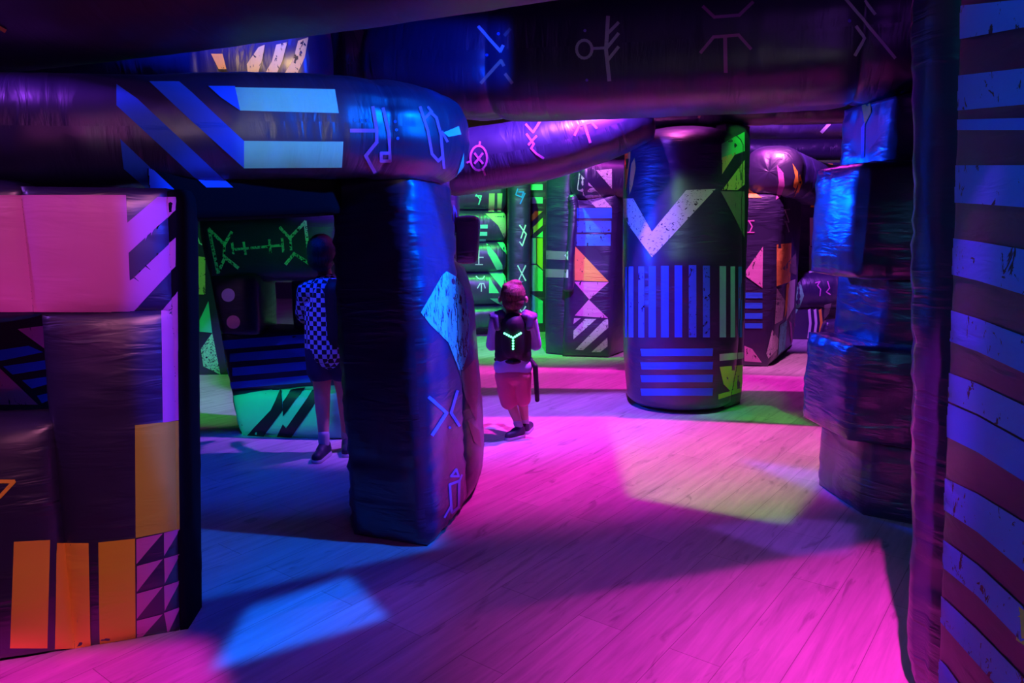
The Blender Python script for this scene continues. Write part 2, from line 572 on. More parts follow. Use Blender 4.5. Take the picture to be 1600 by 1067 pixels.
items += stroke([(670, 621), (697, 645), (675, 679)], 5, 'violet') + stroke([(714, 611), (704, 645), (717, 665)], 4.5, 'violet')
items += stroke([(704, 744), (712, 733), (716, 744)], 3.5, 'violet', True)
items += stroke([(702, 757), (717, 751), (716, 792), (705, 801)], 4, 'violet', True) + stroke([(704, 790), (694, 808)], 3, 'violet') + stroke([(717, 752), (721, 742)], 3, 'violet')
items += [disc(702, 668, 2.2, 'blue', n=8)]
PL.prints(items)
PL.build()

# ------------------------------------------------------------------ overhead tubes near the top of the frame
TB = Thing('inflatable_beam', 'broad dark inflatable tube slanting overhead across the upper left corner', 'inflatable beam')
a = TB.part('tube', 'vinyl_soft')
tube(a, [(-4.0, 3.30, 2.36), (-2.6, 2.95, 2.36), (-1.6, 2.66, 2.38), (-0.8, 2.46, 2.42), (0.0, 2.28, 2.48), (1.0, 2.0, 2.56)], [(0.36, 0.33)] * 6, cap0=0, cap1=0, sq=2.3, seed=21, wr=0.004, nseg=72)
TB.prints(stroke([(-12, 36), (8, 47)], 6, 'orange'))
TB.build()

TC = Thing('inflatable_beam', 'thick black inflatable beam with a ring and branch symbol, spanning the top of the opening', 'inflatable beam')
a = TC.part('tube', 'vinyl')
tube(a, [(-0.85, 4.95, 2.52), (-0.45, 4.66, 2.47), (-0.05, 4.52, 2.43), (0.9, 4.30, 2.43), (1.75, 4.02, 2.43), (2.9, 3.66, 2.43)],
     [(0.30, 0.26), (0.33, 0.31), (0.34, 0.325), (0.34, 0.325), (0.34, 0.325), (0.34, 0.325)], seams=(0.915, 2.82), cap0=0.25, cap1=0, sq=2.8, seed=31, wr=0.007, nseg=80, pinch=0.06)
items = stroke([(748, 42), (782, 80), (786, 72)], 5, 'white') + stroke([(752, 129), (783, 95), (787, 102)], 5, 'tan')
items += stroke([(789, 55), (797, 46)], 5, 'grey') + stroke([(790, 116), (800, 129)], 5, 'tan')
items += ring(913, 77, 12, 14, 4.5, 'white') + stroke([(926, 76), (946, 75)], 4.5, 'white') + stroke([(950, 27), (947, 78), (952, 125)], 6, 'white')
items += stroke([(950, 52), (966, 36)], 5, 'white') + stroke([(949, 74), (966, 53)], 5, 'white') + stroke([(949, 95), (966, 74)], 5, 'white')
items += stroke([(1099, 11), (1116, 27), (1155, 24), (1176, 4)], 5, 'pink') + stroke([(1095, 82), (1115, 58), (1154, 55), (1173, 76)], 5, 'pink') + stroke([(1133, 57), (1134, 112)], 6, 'pink')
items += stroke([(1322, 0), (1348, 30), (1398, 90)], 5, 'white') + stroke([(1352, 2), (1367, 22)], 5, 'white') + stroke([(1338, 42), (1351, 60), (1336, 86)], 5, 'white')
items += [disc(914, 48, 2.5, 'violet', n=8), disc(917, 125, 2.5, 'violet', n=8), disc(1327, 33, 3, 'violet', n=8), disc(779, 53, 2.5, 'blue', n=8), disc(761, 86, 2.5, 'blue', n=8)]
TC.prints(items)
TC.build()

# ------------------------------------------------------------------ right: stacked block column
SB = Thing('inflatable_column', 'black inflatable column of stepped square blocks, beside the blue striped wall', 'inflatable column')
def colblock(nm, z0, z1, gx, th=0.5, seed=0, b=0.025, wr=0.010, top_gx=None):
    # near corner stays on a line; gx pushes the block outward to the left
    def q(g, z):
        n = V((1.765 - g, 3.66 - g * 0.15, z)); f = V((1.72 - g, 4.12 - g * 0.1, z)); r = V((2.75, 3.10, z)); rb = V((2.9, 3.6, z))
        return [n, r, rb, f]
    p = SB.part(nm, 'vinyl_crumple')
    pillow(p, q(gx, z0), q(top_gx if top_gx is not None else gx, z1), sides=(b, b, b, b * 0.9, b * 0.4, b * 0.4), R=0.11, seed=seed, wr=wr, step=0.025)
colblock('foot_block', 0.0, 0.44, -0.07, seed=41)
colblock('lower_block', 0.41, 0.90, 0.05, seed=42, b=0.03)
colblock('neck_block', 0.87, 1.26, -0.10, seed=43, b=0.015)
colblock('upper_block', 1.24, 1.79, 0.06, seed=44, b=0.028)
colblock('top_block', 1.77, 2.105, -0.07, seed=45, b=0.015)
SB.prints([([(1345, 152), (1358, 140), (1362, 175), (1352, 195)], 'orange'), ([(1346, 200), (1352, 190), (1351, 245), (1346, 248)], 'pink')])
SB.build()

# ------------------------------------------------------------------ right: striped wall close to the camera
SW = Thing('inflatable_wall', 'black inflatable wall with wide worn blue stripes, close at the right edge', 'inflatable wall')
a = SW.part('panel', 'vinyl_soft')
SWq = [V((1.20, 1.86, 0)), V((1.10, 0.72, 0)), V((1.7, 0.66, 0)), V((1.8, 1.80, 0))]
pillow(a, zq(SWq, 0.0), [q + V((-0.16, 0, 2.7)) for q in SWq], sides=(0.07, 0.05, 0.05, 0.02, 0.05, 0), R=0.45, seed=51, wr=0.006, step=0.03, nmax=90)
items = []
def st(l0, l1, r0, r1, mat, xl=(1452, 1452), mid=None):
    k = 3.6
    items.append(([(xl[0], l0), (1530, l0 + (r0 - l0) * 0.45), (1605, r0), (2100, r0 + k * (r0 - l0)), (2100, r1 + k * (r1 - l1)), (1605, r1), (1530, l1 + (r1 - l1) * 0.45), (xl[1], l1)], mat))
st(12, 67, -2, 42, 'bluew', (1468, 1468)); st(121, 175, 106, 163, 'bluew', (1470, 1470)); st(187, 203, 184, 203, 'blue', (1475, 1475))
st(258, 314, 258, 324, 'bluew'); st(367, 420, 390, 461, 'bluew'); st(474, 521, 526, 584, 'bluew')
st(570, 613, 635, 688, 'bluew'); st(616, 668, 692, 754, 'blue'); st(734, 780, 818, 895, 'bluew'); st(826, 868, 952, 1010, 'bluew')
items.append(([(1452, 912), (1530, 985), (1605, 1062), (1605, 1110), (1560, 1072), (1500, 1005), (1452, 950)], 'bluew'))
items.append(([(1455, 1015), (1480, 1040), (1505, 1075), (1455, 1075)], 'blue'))
items.append(([(1590, 945), (1605, 955), (1605, 1010), (1590, 1000)], 'lime'))
SW.prints(items)
SW.build()

SE = Thing('inflatable_cushion', 'narrow upright black inflatable edge with purple sheen, just left of the blue striped wall', 'inflatable cushion')
a = SE.part('cushion', 'vinyl_crumple')
q0 = [V((1.29, 2.10, 0)), V((1.42, 1.94, 0)), V((1.80, 1.98, 0)), V((1.50, 2.36, 0))]
q1 = [V((1.07, 2.10, 2.5)), V((1.22, 1.94, 2.5)), V((1.80, 1.98, 2.5)), V((1.36, 2.36, 2.5))]
pillow(a, q0, q1, sides=(0.03, 0.02, 0.03, 0.07, 0, 0), R=0.2, seed=61, wr=0.014, step=0.028, nmax=100)
SE.build()
# ------------------------------------------------------------------ round column
CY = Thing('inflatable_column', 'round black inflatable column with a pale chevron and rows of blue bars', 'inflatable column')
a = CY.part('cylinder')
cx, cy_, cr = 1.40, 6.14, 0.455
tube(a, [(cx - 0.025, cy_, 2.27), (cx - 0.02, cy_, 1.7), (cx, cy_, 1.1), (cx + .01, cy_, 0.5), (cx + .01, cy_, 0.0)], [(cr, cr), (cr + .01, cr), (cr + .02, cr), (cr + .01, cr), (cr - .03, cr - .03)], cap0=0.17, cap1=0.05, sq=2.25,
     up=V((0, 1, 0)), nseg=90, wr=0.006, seed=71, step=0.03)
b_ = CY.part('side_panel')
pillow(b_, [(1.73, 5.90, 0), (1.93, 6.1, 0), (1.93, 6.7, 0), (1.4, 6.6, 0)], [(1.66, 5.92, 2.27), (1.90, 6.1, 2.27), (1.90, 6.7, 2.27), (1.4, 6.6, 2.27)], sides=(0.05, 0.03, 0.02, 0, 0, 0), seed=72, wr=0.005)
items = [([(975, 310), (990, 310), (1019, 362), (1072, 297), (1118, 295), (1019, 402), (985, 355), (975, 338)], 'whitew'),
         ([(976, 225), (987, 221), (985, 250), (978, 298)], 'orangew'), ([(984, 282), (987, 256), (992, 246), (994, 262), (989, 290), (984, 304)], 'orangew'),
         ([(1127, 225), (1163, 206), (1163, 236), (1127, 250)], 'green'), ([(1128, 246), (1150, 238), (1128, 272)], 'yelloww'),
         ([(1128, 297), (1163, 250), (1163, 288), (1152, 297)], 'yelloww'), ([(1126, 299), (1163, 299), (1163, 372), (1145, 335)], 'grey'),
         ([(1124, 573), (1161, 570), (1161, 603), (1142, 612), (1130, 600)], 'lime'), ([(1122, 616), (1158, 606), (1158, 612), (1122, 624)], 'lime'),
         ([(1124, 553), (1162, 550), (1162, 560), (1124, 564)], 'white')]
for x0, x1, m in ((977, 980, 'blue'), (983, 990, 'bluew'), (998, 1007, 'bluew'), (1014, 1025, 'blue'), (1033, 1045, 'blue'), (1054, 1066, 'blue'), (1076, 1088, 'bluew'), (1098, 1109, 'bluew'), (1124, 1134, 'teal'), (1141, 1148, 'teal'), (1153, 1159, 'blue')):
    items.append(rect(x0, 414 + abs(x0 - 1070) * 0.03, x1, 527, m))
for y in (545, 566, 586, 607): items.append(([(1001, y), (1114, y - 1), (1113, y + 11), (1003, y + 11)], 'blue'))
CY.prints(items)
CY.build()

# ------------------------------------------------------------------ purple tube running back from the doorway beam
TE = Thing('inflatable_beam', 'purple-lit inflatable tube with pink rune-like symbols behind the doorway beam', 'inflatable beam')
a = TE.part('tube')
tube(a, [(-0.62, 5.75, 1.92), (-0.3, 5.72, 1.97), (0.2, 5.70, 2.05), (0.65, 5.68, 2.17), (1.02, 5.66, 2.30)], [(0.24, 0.235), (0.25, 0.24), (0.25, 0.235), (0.24, 0.215), (0.21, 0.18)], cap0=0.2, cap1=0.02, sq=2.2, seed=81, wr=0.006)
items = ring(748, 247, 13, 19, 3.2, 'pink') + stroke([(742, 240), (754, 255)], 3.5, 'pink') + stroke([(754, 240), (742, 255)], 3.5, 'pink')
items += stroke([(749, 229), (750, 222)], 3, 'pink') + stroke([(735, 252), (730, 254)], 3, 'pink') + stroke([(755, 265), (758, 273)], 3, 'pink')
items += stroke([(822, 195), (833, 207), (844, 190)], 3.5, 'pink') + stroke([(823, 210), (834, 225), (830, 232), (838, 240), (849, 247)], 3.5, 'pink') + stroke([(838, 213), (826, 226)], 3.5, 'pink')
items += stroke([(897, 175), (905, 178), (920, 173)], 3.5, 'pink') + stroke([(898, 211), (905, 196), (924, 191), (932, 200)], 3.5, 'pink') + stroke([(913, 194), (922, 222)], 4, 'pink')
TE.prints(items)
TE.build()

TF = Thing('inflatable_beam', 'dark inflatable beam with thin white symbols resting on the round column', 'inflatable beam')
a = TF.part('tube')
tube(a, [(0.92, 6.12, 2.41), (1.6, 6.15, 2.43), (2.4, 6.0, 2.43), (3.6, 5.7, 2.43)], [(0.17, 0.155), (0.17, 0.155), (0.17, 0.155), (0.17, 0.155)], cap0=0.05, cap1=0, sq=2.3, seed=91, wr=0.006, seams=(0.55, 1.2))
items = stroke([(980, 174), (988, 187), (984, 197)], 3, 'white') + stroke([(992, 171), (1018, 190)], 3, 'white') + stroke([(1098, 165), (1092, 183)], 4, 'tan')
TF.prints(items)
TF.build()

TG = Thing('inflatable_beam', 'purple inflatable beam with one short white dash, seen beyond the round column', 'inflatable beam')
a = TG.part('tube')
tube(a, [(1.2, 8.9, 2.72), (3.0, 8.8, 2.68), (5.5, 8.7, 2.68)], [(0.24, 0.21)] * 3, cap0=0.05, cap1=0, sq=2.2, seed=95, wr=0.006)
TG.prints(stroke([(1284, 206), (1295, 194)], 5, 'white'))
TG.build()

TH = Thing('inflatable_beam', 'farthest purple inflatable beam, low strip under the beam with the white dash', 'inflatable beam')
a = TH.part('tube')
tube(a, [(2.6, 11.6, 2.60), (4.4, 11.5, 2.62), (7.4, 11.4, 2.66)], [(0.24, 0.17)] * 3, cap0=0.05, cap1=0, sq=2.2, seed=96, wr=0.006)
TH.build()

# ------------------------------------------------------------------ back pillar with blue bars
BP = Thing('inflatable_pillar', 'square black inflatable pillar with three blue bars, orange and pink triangles, in the middle distance', 'inflatable pillar')
a = BP.part('tall_post')
pillow(a, [(0.40, 8.55, 0), (0.62, 8.42, 0), (0.9, 8.9, 0), (0.5, 9.1, 0)], [(0.40, 8.55, 2.22), (0.66, 8.42, 2.22), (0.9, 8.9, 2.22), (0.5, 9.1, 2.22)], sides=(0.03, 0.03, 0.02, 0.03, 0.02, 0), seed=101, wr=0.006, nmax=40)
b_ = BP.part('front_panel')
pillow(b_, [(0.58, 8.36, 0), (1.09, 8.28, 0), (1.40, 8.80, 0), (0.80, 8.95, 0)], [(0.64, 8.36, 1.82), (1.14, 8.28, 1.82), (1.36, 8.80, 1.82), (0.84, 8.95, 1.82)], sides=(0.04, 0.04, 0.02, 0.02, 0.0, 0), seed=102, wr=0.006, nmax=50)
c_ = BP.part('cross_tube')
tube(c_, [(0.66, 8.30, 1.99), (1.1, 8.42, 1.99), (1.8, 8.62, 1.99)], [(0.22, 0.215)] * 3, cap0=0.10, cap1=0, sq=2.4, seed=103, wr=0.006)
d_ = BP.part('edge_cushion')
tube(d_, [(0.655, 8.28, 1.82), (0.69, 8.28, 1.65), (0.66, 8.27, 1.3), (0.63, 8.26, 0.75)], [(0.055, 0.05), (0.05, 0.05), (0.045, 0.05), (0.06, 0.05)], cap0=0.04, cap1=0.02, seed=104, up=V((0, 1, 0)), nseg=20)
items = [([(905, 270), (902, 296), (931, 324), (956, 324), (932, 298)], 'whitew'), ([(931, 266), (956, 264), (956, 295)], 'whitew'),
         rect(901, 325, 956, 341, 'blue'), rect(901, 345, 955, 363, 'bluew'), rect(901, 366, 954, 384, 'bluew'),
         ([(899, 385), (951, 440), (897, 438)], 'orangew'), ([(897, 440), (951, 441), (921, 468)], 'pinkw'), ([(920, 468), (950, 497), (898, 493)], 'pinkw'),
         ([(897, 497), (908, 497), (896, 506)], 'whitew'), ([(896, 530), (896, 517), (914, 498), (932, 498)], 'whitew'), ([(899, 546), (911, 547), (950, 512), (950, 498), (944, 500)], 'whitew'),
         ([(924, 550), (938, 550), (949, 541), (949, 527)], 'whitew'),
         ([(850, 391), (886, 393), (886, 406), (850, 405)], 'grey'), ([(850, 420), (886, 421), (885, 434), (850, 433)], 'grey'), ([(882, 399), (888, 392), (888, 407)], 'white'), rect(885, 421, 888, 434, 'white')]
BP.prints(items)
BP.build()

# ------------------------------------------------------------------ green lit wall at the back
GW = Thing('inflatable_wall', 'green-lit inflatable wall of stacked horizontal tubes behind the child in the vest', 'inflatable wall')
zs = [0.10, 0.42, 0.86, 1.27, 1.68, 2.10]
for i in range(5):
    p = GW.part('tube_row')
    z0, z1 = zs[i], zs[i + 1]
    tube(p, [(-1.35, 9.9, (z0 + z1) / 2), (-0.6, 10.0, (z0 + z1) / 2), (-0.09, 10.1, (z0 + z1) / 2)], [(0.24, (z1 - z0) / 2 + 0.012)] * 3, cap0=0.06, cap1=0.06, sq=2.8, seed=110 + i, wr=0.008, nseg=36, step=0.06)
p = GW.part('base_strip', 'vinyl_soft')
pillow(p, [(-1.35, 9.95, 0), (0.0, 10.1, 0), (0, 10.4, 0), (-1.35, 10.3, 0)], [(-1.35, 9.95, 0.14), (0, 10.1, 0.14), (0, 10.4, 0.14), (-1.35, 10.3, 0.14)], bulge=0.01, seed=116, nmax=20, step=0.08)
items = [rect(744, 351, 762, 357, 'teal'), rect(744, 362, 761, 368, 'teal'), rect(744, 373, 759, 378, 'teal'),
         ([(758, 334), (790, 333), (790, 376), (778, 352)], 'tan'), ([(764, 302), (773, 302), (772, 331), (763, 331)], 'tan'), ([(777, 302), (785, 302), (783, 331), (777, 331)], 'tan'),
         ([(760, 380), (776, 398), (788, 420), (776, 421), (762, 396)], 'green'), ([(777, 379), (791, 379), (791, 398)], 'green'),
         ([(762, 424), (791, 424), (791, 460), (776, 440)], 'green'), ([(764, 433), (780, 458), (764, 458)], 'green'), ([(765, 466), (791, 482), (791, 466)], 'green')]
items += stroke([(714, 310), (719, 304)], 2, 'teal') + stroke([(743, 306), (752, 306), (748, 319)], 2, 'teal') + stroke([(744, 304), (751, 312)], 2, 'teal')
items += stroke([(748, 391), (748, 413)], 1.8, 'white') + stroke([(748, 402), (755, 402)], 1.8, 'white') + stroke([(743, 413), (754, 413)], 1.8, 'white')
items += stroke([(744, 432), (748, 436), (754, 436), (757, 432)], 1.8, 'white') + stroke([(746, 450), (750, 443), (756, 443), (758, 450)], 1.8, 'white') + stroke([(752, 444), (752, 455)], 1.8, 'white')
GW.prints(items, 0.006)
GW.build()

GP = Thing('inflatable_pillar', 'slim upright green-lit inflatable post with white cross marks beside the tube wall', 'inflatable pillar')
p = GP.part('tube')
tube(p, [(0.09, 9.8, 2.2), (0.09, 9.8, 1.0), (0.09, 9.8, 0.0)], [(0.15, 0.17)] * 3, cap0=0.08, cap1=0.03, sq=3, seed=120, up=V((0, 1, 0)), nseg=36, wr=0.006)
items = stroke([(812, 352), (822, 366), (816, 384), (812, 378)], 2, 'white') + stroke([(821, 352), (814, 372)], 2, 'white')
items += stroke([(809, 415), (821, 438)], 2, 'white') + stroke([(821, 415), (809, 441)], 2, 'white') + stroke([(810, 479), (821, 497)], 2, 'white') + stroke([(821, 479), (810, 497)], 2, 'white')
items += stroke([(809, 295), (806, 304), (815, 308), (818, 300), (810, 300)], 2, 'blue') + stroke([(820, 302), (813, 318)], 2, 'blue')
GP.prints(items, 0.006)
GP.build()

GR = Thing('inflatable_pillar', 'upright inflatable panel of bright green and yellow patches next to the square pillar', 'inflatable pillar')
p = GR.part('panel')
pillow(p, [(0.28, 10.3, 0), (0.50, 10.3, 0), (0.50, 10.7, 0), (0.28, 10.7, 0)], [(0.28, 10.3, 2.2), (0.50, 10.3, 2.2), (0.50, 10.7, 2.2), (0.28, 10.7, 2.2)], bulge=0.015, seed=121, wr=0.004, nmax=50)
items = [rect(828, 288, 848, 297, 'teal'), rect(828, 308, 848, 318, 'teal'), ([(828, 340), (836, 330), (848, 330), (828, 349)], 'yellow'), ([(828, 360), (848, 340), (848, 352), (828, 370)], 'lime'),
         ([(838, 370), (848, 361), (848, 371)], 'green'), ([(828, 372), (838, 372), (838, 412), (828, 412)], 'green'), ([(839, 372), (848, 372), (848, 421), (839, 412)], 'yellow'),
         ([(828, 414), (838, 414), (848, 423), (848, 455), (828, 455)], 'green'), ([(828, 458), (848, 470), (848, 505), (828, 505)], 'mint')]
GR.prints(items, 0.006)
GR.build()

HP = Thing('inflatable_post', 'thin inflatable post with a purple cube jutting out, just past the teal diamond pillar', 'inflatable post')
p = HP.part('post', 'vinyl')
q = [V((-0.575, 6.5, 0)), V((-0.485, 6.5, 0)), V((-0.485, 6.8, 0)), V((-0.575, 6.8, 0))]
pillow(p, zq(q, 0), zq(q, 1.85), bulge=0.012, seed=126, nmax=40, R=0.05)
HP.prints([([(703, 367), (714, 362), (715, 413), (706, 416)], 'greenw'), ([(709, 320), (713, 330), (714, 360), (708, 350)], 'blue'), ([(714, 365), (718, 370), (718, 400), (714, 412)], 'blue')])
p = HP.part('side_block', 'vinyl')
pillow(p, [P(712, 410, 6.5), P(742, 410, 6.5), P(742, 410, 6.5) + V((0, .3, 0)), P(712, 410, 6.5) + V((0, .3, 0))], [P(712, 340, 6.5), P(746, 340, 6.5), P(746, 340, 6.5) + V((0, .3, 0)), P(712, 340, 6.5) + V((0, .3, 0))], bulge=0.02, seed=125, nmax=24, R=0.1)
HP.build()

# ------------------------------------------------------------------ arch at the back right
KP = Thing('inflatable_arch', 'inflatable arch with round beam end and orange patch, behind the round column', 'inflatable arch')
p = KP.part('post')
pillow(p, [(2.28, 7.78, 0), (2.72, 7.74, 0), (3.5, 9.15, 0), (2.9, 9.3, 0)], [(2.30, 7.80, 1.80), (2.78, 7.76, 1.80), (3.5, 9.15, 1.80), (2.9, 9.3, 1.80)], sides=(0.03, 0.05, 0.02, 0.02, 0.01, 0), seed=131, wr=0.006, nmax=60)
p = KP.part('beam')
tube(p, [(2.62, 7.72, 2.03), (3.1, 8.5, 2.03), (3.6, 9.2, 2.0), (4.05, 9.75, 1.99)], [(0.30, 0.27), (0.28, 0.26), (0.27, 0.26), (0.26, 0.26)], cap0=0.18, cap1=0, sq=2.6, seed=132, wr=0.007, seams=(0.5, 1.0))
items = [([(1163, 290), (1190, 309), (1163, 309)], 'orange'), ([(1163, 426), (1192, 385), (1191, 450), (1163, 430)], 'pinkw'),
         rect(1164, 457, 1191, 466, 'blue'), rect(1164, 473, 1191, 482, 'blue'), rect(1164, 489, 1191, 498, 'blue'), rect(1164, 505, 1191, 513, 'blue'),
         ([(1163, 540), (1175, 545), (1190, 566), (1163, 564)], 'pinkw'),
         ([(1213, 382), (1236, 379), (1234, 440), (1213, 447)], 'orangew'), ([(1213, 450), (1226, 470), (1222, 500), (1210, 506)], 'whitew'), ([(1231, 440), (1242, 436), (1240, 480), (1228, 500)], 'white'),
         ([(1228, 445), (1233, 441), (1230, 480), (1225, 497)], 'orange'), ([(1206, 515), (1216, 530), (1214, 545), (1200, 560), (1197, 552)], 'whitew'), ([(1218, 508), (1229, 500), (1226, 545), (1215, 555)], 'tealw'),
         ([(1232, 500), (1236, 505), (1238, 535), (1235, 538), (1234, 512)], 'pink'), ([(1240, 503), (1244, 510), (1246, 530), (1243, 534)], 'pink'), ([(1221, 420), (1243, 395), (1244, 430)], 'grey'),
         ([(1214, 258), (1224, 270), (1226, 290), (1219, 308), (1212, 312), (1217, 285)], 'pink'), ([(1238, 255), (1246, 268), (1247, 285), (1241, 300), (1239, 290), (1242, 275)], 'orange'), ([(1249, 272), (1253, 285), (1247, 300), (1240, 308), (1246, 292)], 'orange')]
items += stroke([(1163, 345), (1178, 345)], 2, 'pink') + stroke([(1163, 363), (1178, 363)], 2, 'pink') + stroke([(1170, 345), (1175, 354), (1171, 363)], 2, 'pink')
items += stroke([(1233, 327), (1226, 328), (1232, 347), (1227, 346), (1232, 362)], 1.6, 'white')
KP.prints(items, 0.006)
KP.build()

KB = Thing('inflatable_wall', 'far inflatable wall with a yellow panel and striped foot seen past the back arch', 'inflatable wall')
p = KB.part('panel')
pillow(p, [(3.75, 10.2, 0), (4.9, 10.2, 0), (4.9, 10.6, 0), (3.75, 10.6, 0)], [(3.75, 10.2, 2.3), (4.9, 10.2, 2.3), (4.9, 10.6, 2.3), (3.75, 10.6, 2.3)], bulge=0.03, seed=141, nmax=40)
p = KB.part('cross_tube')
tube(p, [(3.6, 9.75, 0.62), (4.2, 9.72, 0.66), (5.0, 9.7, 0.74)], [(0.26, 0.25)] * 3, cap0=0.12, cap1=0, sq=2.4, seed=142, wr=0.006)
p = KB.part('foot_cushion')
pillow(p, [(3.55, 9.65, 0), (4.1, 9.6, 0), (4.15, 10.1, 0), (3.6, 10.1, 0)], [(3.5, 9.62, 0.5), (4.05, 9.58, 0.5), (4.1, 10.1, 0.5), (3.55, 10.1, 0.5)], bulge=0.03, seed=143, nmax=30)
items = [([(1276, 256), (1301, 256), (1300, 324), (1266, 324), (1275, 290)], 'amber'), ([(1265, 340), (1285, 340), (1283, 380), (1265, 385)], 'white'), ([(1264, 384), (1274, 390), (1275, 420), (1282, 424), (1264, 427)], 'white'),
         ([(1245, 440), (1252, 446), (1256, 462), (1250, 478), (1243, 490)], 'green')]
for x in (1262, 1271, 1279): items.append(([(x, 484), (x + 4, 482), (x + 6, 505), (x + 3, 528), (x - 1, 528), (x + 2, 505)], 'white' if x != 1279 else 'orange'))
items += [([(1288, 476), (1299, 473), (1295, 490), (1287, 500)], 'white')]
items += stroke([(1274, 442), (1281, 440), (1277, 446), (1282, 452), (1281, 462)], 1.8, 'pink') + stroke([(1293, 440), (1296, 450), (1291, 456), (1297, 460)], 1.8, 'pink')
KB.prints(items, 0.006)
KB.build()
KQ = Thing('inflatable_block', 'low violet inflatable block on the floor under the far tube', 'inflatable block')
p = KQ.part('block')
b = G(1308, 538)
q = [b + V((-0.2, 0, 0)), b + V((0.12, 0.02, 0)), b + V((0.2, 0.2, 0)), b + V((-0.15, 0.2, 0))]
pillow(p, q, [c + V((0.05, 0, 0.28)) for c in q], bulge=0.03, seed=145, nmax=20)
KQ.build()

# ------------------------------------------------------------------ through the doorway: leaning barrier with a hole
LP = Thing('inflatable_barrier', 'leaning inflatable barrier with window hole, green bow-tie symbol and teal foot, through the doorway', 'inflatable barrier')
fl = {}
def lp(x0, y0, x1, y1, xb0=None, xb1=None, th=0.34):
    # quad of the leaning front face from picture corners, at the barrier's own distance
    Y = 5.15
    x0b = x0 if xb0 is None else xb0; x1b = x1 if xb1 is None else xb1
    bl, br, tl, tr = P(x0b, y1, Y), P(x1b, y1, Y - 0.1), P(x0, y0, Y), P(x1, y0, Y - 0.1)
    bk = V((0.02, th, 0))
    return [bl, br, br + bk, bl + bk], [tl, tr, tr + bk, tl + bk]
def lx(y): return 312 + (y - 345) * 0.19
p = LP.part('top_cushion'); pillow(p, *lp(lx(340), 340, 530, 432, lx(432), 532), bulge=0.05, seed=151, wr=0.006)
p = LP.part('side_cushion'); pillow(p, *lp(lx(432), 432, 400, 522, lx(522), 404), bulge=0.025, seed=152)
p = LP.part('side_cushion'); pillow(p, *lp(455, 432, 532, 522, 460, 534), bulge=0.025, seed=153)
p = LP.part('middle_cushion'); pillow(p, *lp(lx(520), 520, 534, 610, lx(610), 540), bulge=0.03, seed=154)
p = LP.part('foot_cushion'); q0, q1 = lp(lx(608), 608, 540, 684, 380, 545)
for c in q0: c.z = 0
pillow(p, q0, q1, bulge=0.05, seed=155, wr=0.012)
gi = []
for pts in ([(372, 418), (352, 402), (341, 426), (327, 358), (351, 382), (362, 363)], [(447, 412), (460, 396), (484, 412), (477, 347), (453, 372), (438, 356)]):
    gi += stroke(pts, 5, 'greenw')
gi += stroke([(364, 390), (442, 383)], 4, 'greenw') + stroke([(363, 380), (365, 396)], 4, 'greenw') + stroke([(381, 379), (384, 397)], 4, 'greenw') + stroke([(421, 375), (423, 394)], 4, 'greenw') + stroke([(441, 373), (443, 393)], 4, 'greenw')
gi += stroke([(350, 400), (351, 384)], 4, 'greenw') + stroke([(455, 390), (454, 374)], 4, 'greenw')
gi += [disc(357, 461, 10.5, 'violet'), disc(365, 503, 10.5, 'pink')]
for a0, a1, b0, b1 in ((532, 546, 521, 535), (553, 566, 542, 556), (575, 588, 563, 577), (597, 607, 585, 597)):
    gi.append(([(347 + (a0 - 532) * .2, a0), (482, b0 + 1), (486, b1), (349 + (a0 - 532) * .2, a1)], 'blue'))
LP.prints(gi)
LP.prints([([(366, 618), (400, 613), (440, 607), (480, 603), (538, 601), (540, 683), (378, 683), (372, 655)], 'mint')], 0.008)
LP.prints([([(440, 607), (443, 640), (410, 683), (383, 683), (424, 640)], 'black'), ([(458, 606), (478, 604), (443, 650), (443, 628)], 'black'), ([(494, 603), (512, 603), (455, 683), (432, 683), (443, 662), (448, 668)], 'black')], 0.012)
LP.build()

LQ = Thing('inflatable_wall', 'distant green and yellow printed inflatable wall, seen between the doorway jamb and the leaning barrier', 'inflatable wall')
p = LQ.part('panel')
pillow(p, [(-3.9, 7.25, 0), (-2.5, 7.35, 0), (-2.5, 7.7, 0), (-3.9, 7.6, 0)], [(-3.9, 7.25, 2.2), (-2.5, 7.35, 2.2), (-2.5, 7.7, 2.2), (-3.9, 7.6, 2.2)], bulge=0.03, seed=161, nmax=50)
items = [([(309, 400), (321, 402), (321, 460), (309, 460)], 'yelloww'), ([(312, 500), (326, 470), (332, 520), (312, 518)], 'mint'), ([(314, 545), (332, 520), (345, 585), (318, 572)], 'greenw'), ([(409, 440), (470, 436), (470, 442), (409, 446)], 'green'), ([(409, 452), (470, 450), (470, 458), (409, 460)], 'green'), ([(409, 468), (470, 466), (470, 474), (409, 476)], 'green')]
items += stroke([(310, 372), (312, 380), (320, 384)], 2, 'white')
LQ.prints(items, 0.006)
LQ.build()

# ------------------------------------------------------------------ background tubes at upper left and behind the wall window
TR = Thing('inflatable_beam', 'blue-lit inflatable tube with three worn yellow diagonal bars above the doorway beam', 'inflatable beam')
p = TR.part('tube')
tube(p, [(-3.3, 4.35, 2.46), (-2.2, 4.4, 2.46), (-1.05, 4.5, 2.44)], [(0.34, 0.34)] * 3, cap0=0, cap1=0.10, sq=2.3, seed=171, wr=0.01, seams=(1.6,))
TR.prints([([(404, 74), (414, 70), (410, 92), (400, 125), (388, 125), (386, 100)], 'yelloww'), ([(432, 70), (449, 66), (441, 96), (428, 125), (408, 125), (425, 96)], 'yelloww'), ([(466, 64), (482, 58), (476, 90), (460, 125), (438, 125), (458, 94)], 'yelloww'), ([(330, 84), (348, 84), (354, 108), (342, 108)], 'orangew')])
TR.build()
TS = Thing('inflatable_beam', 'dark inflatable tube with a grey band, half hidden between the two upper beams', 'inflatable beam')
p = TS.part('tube')
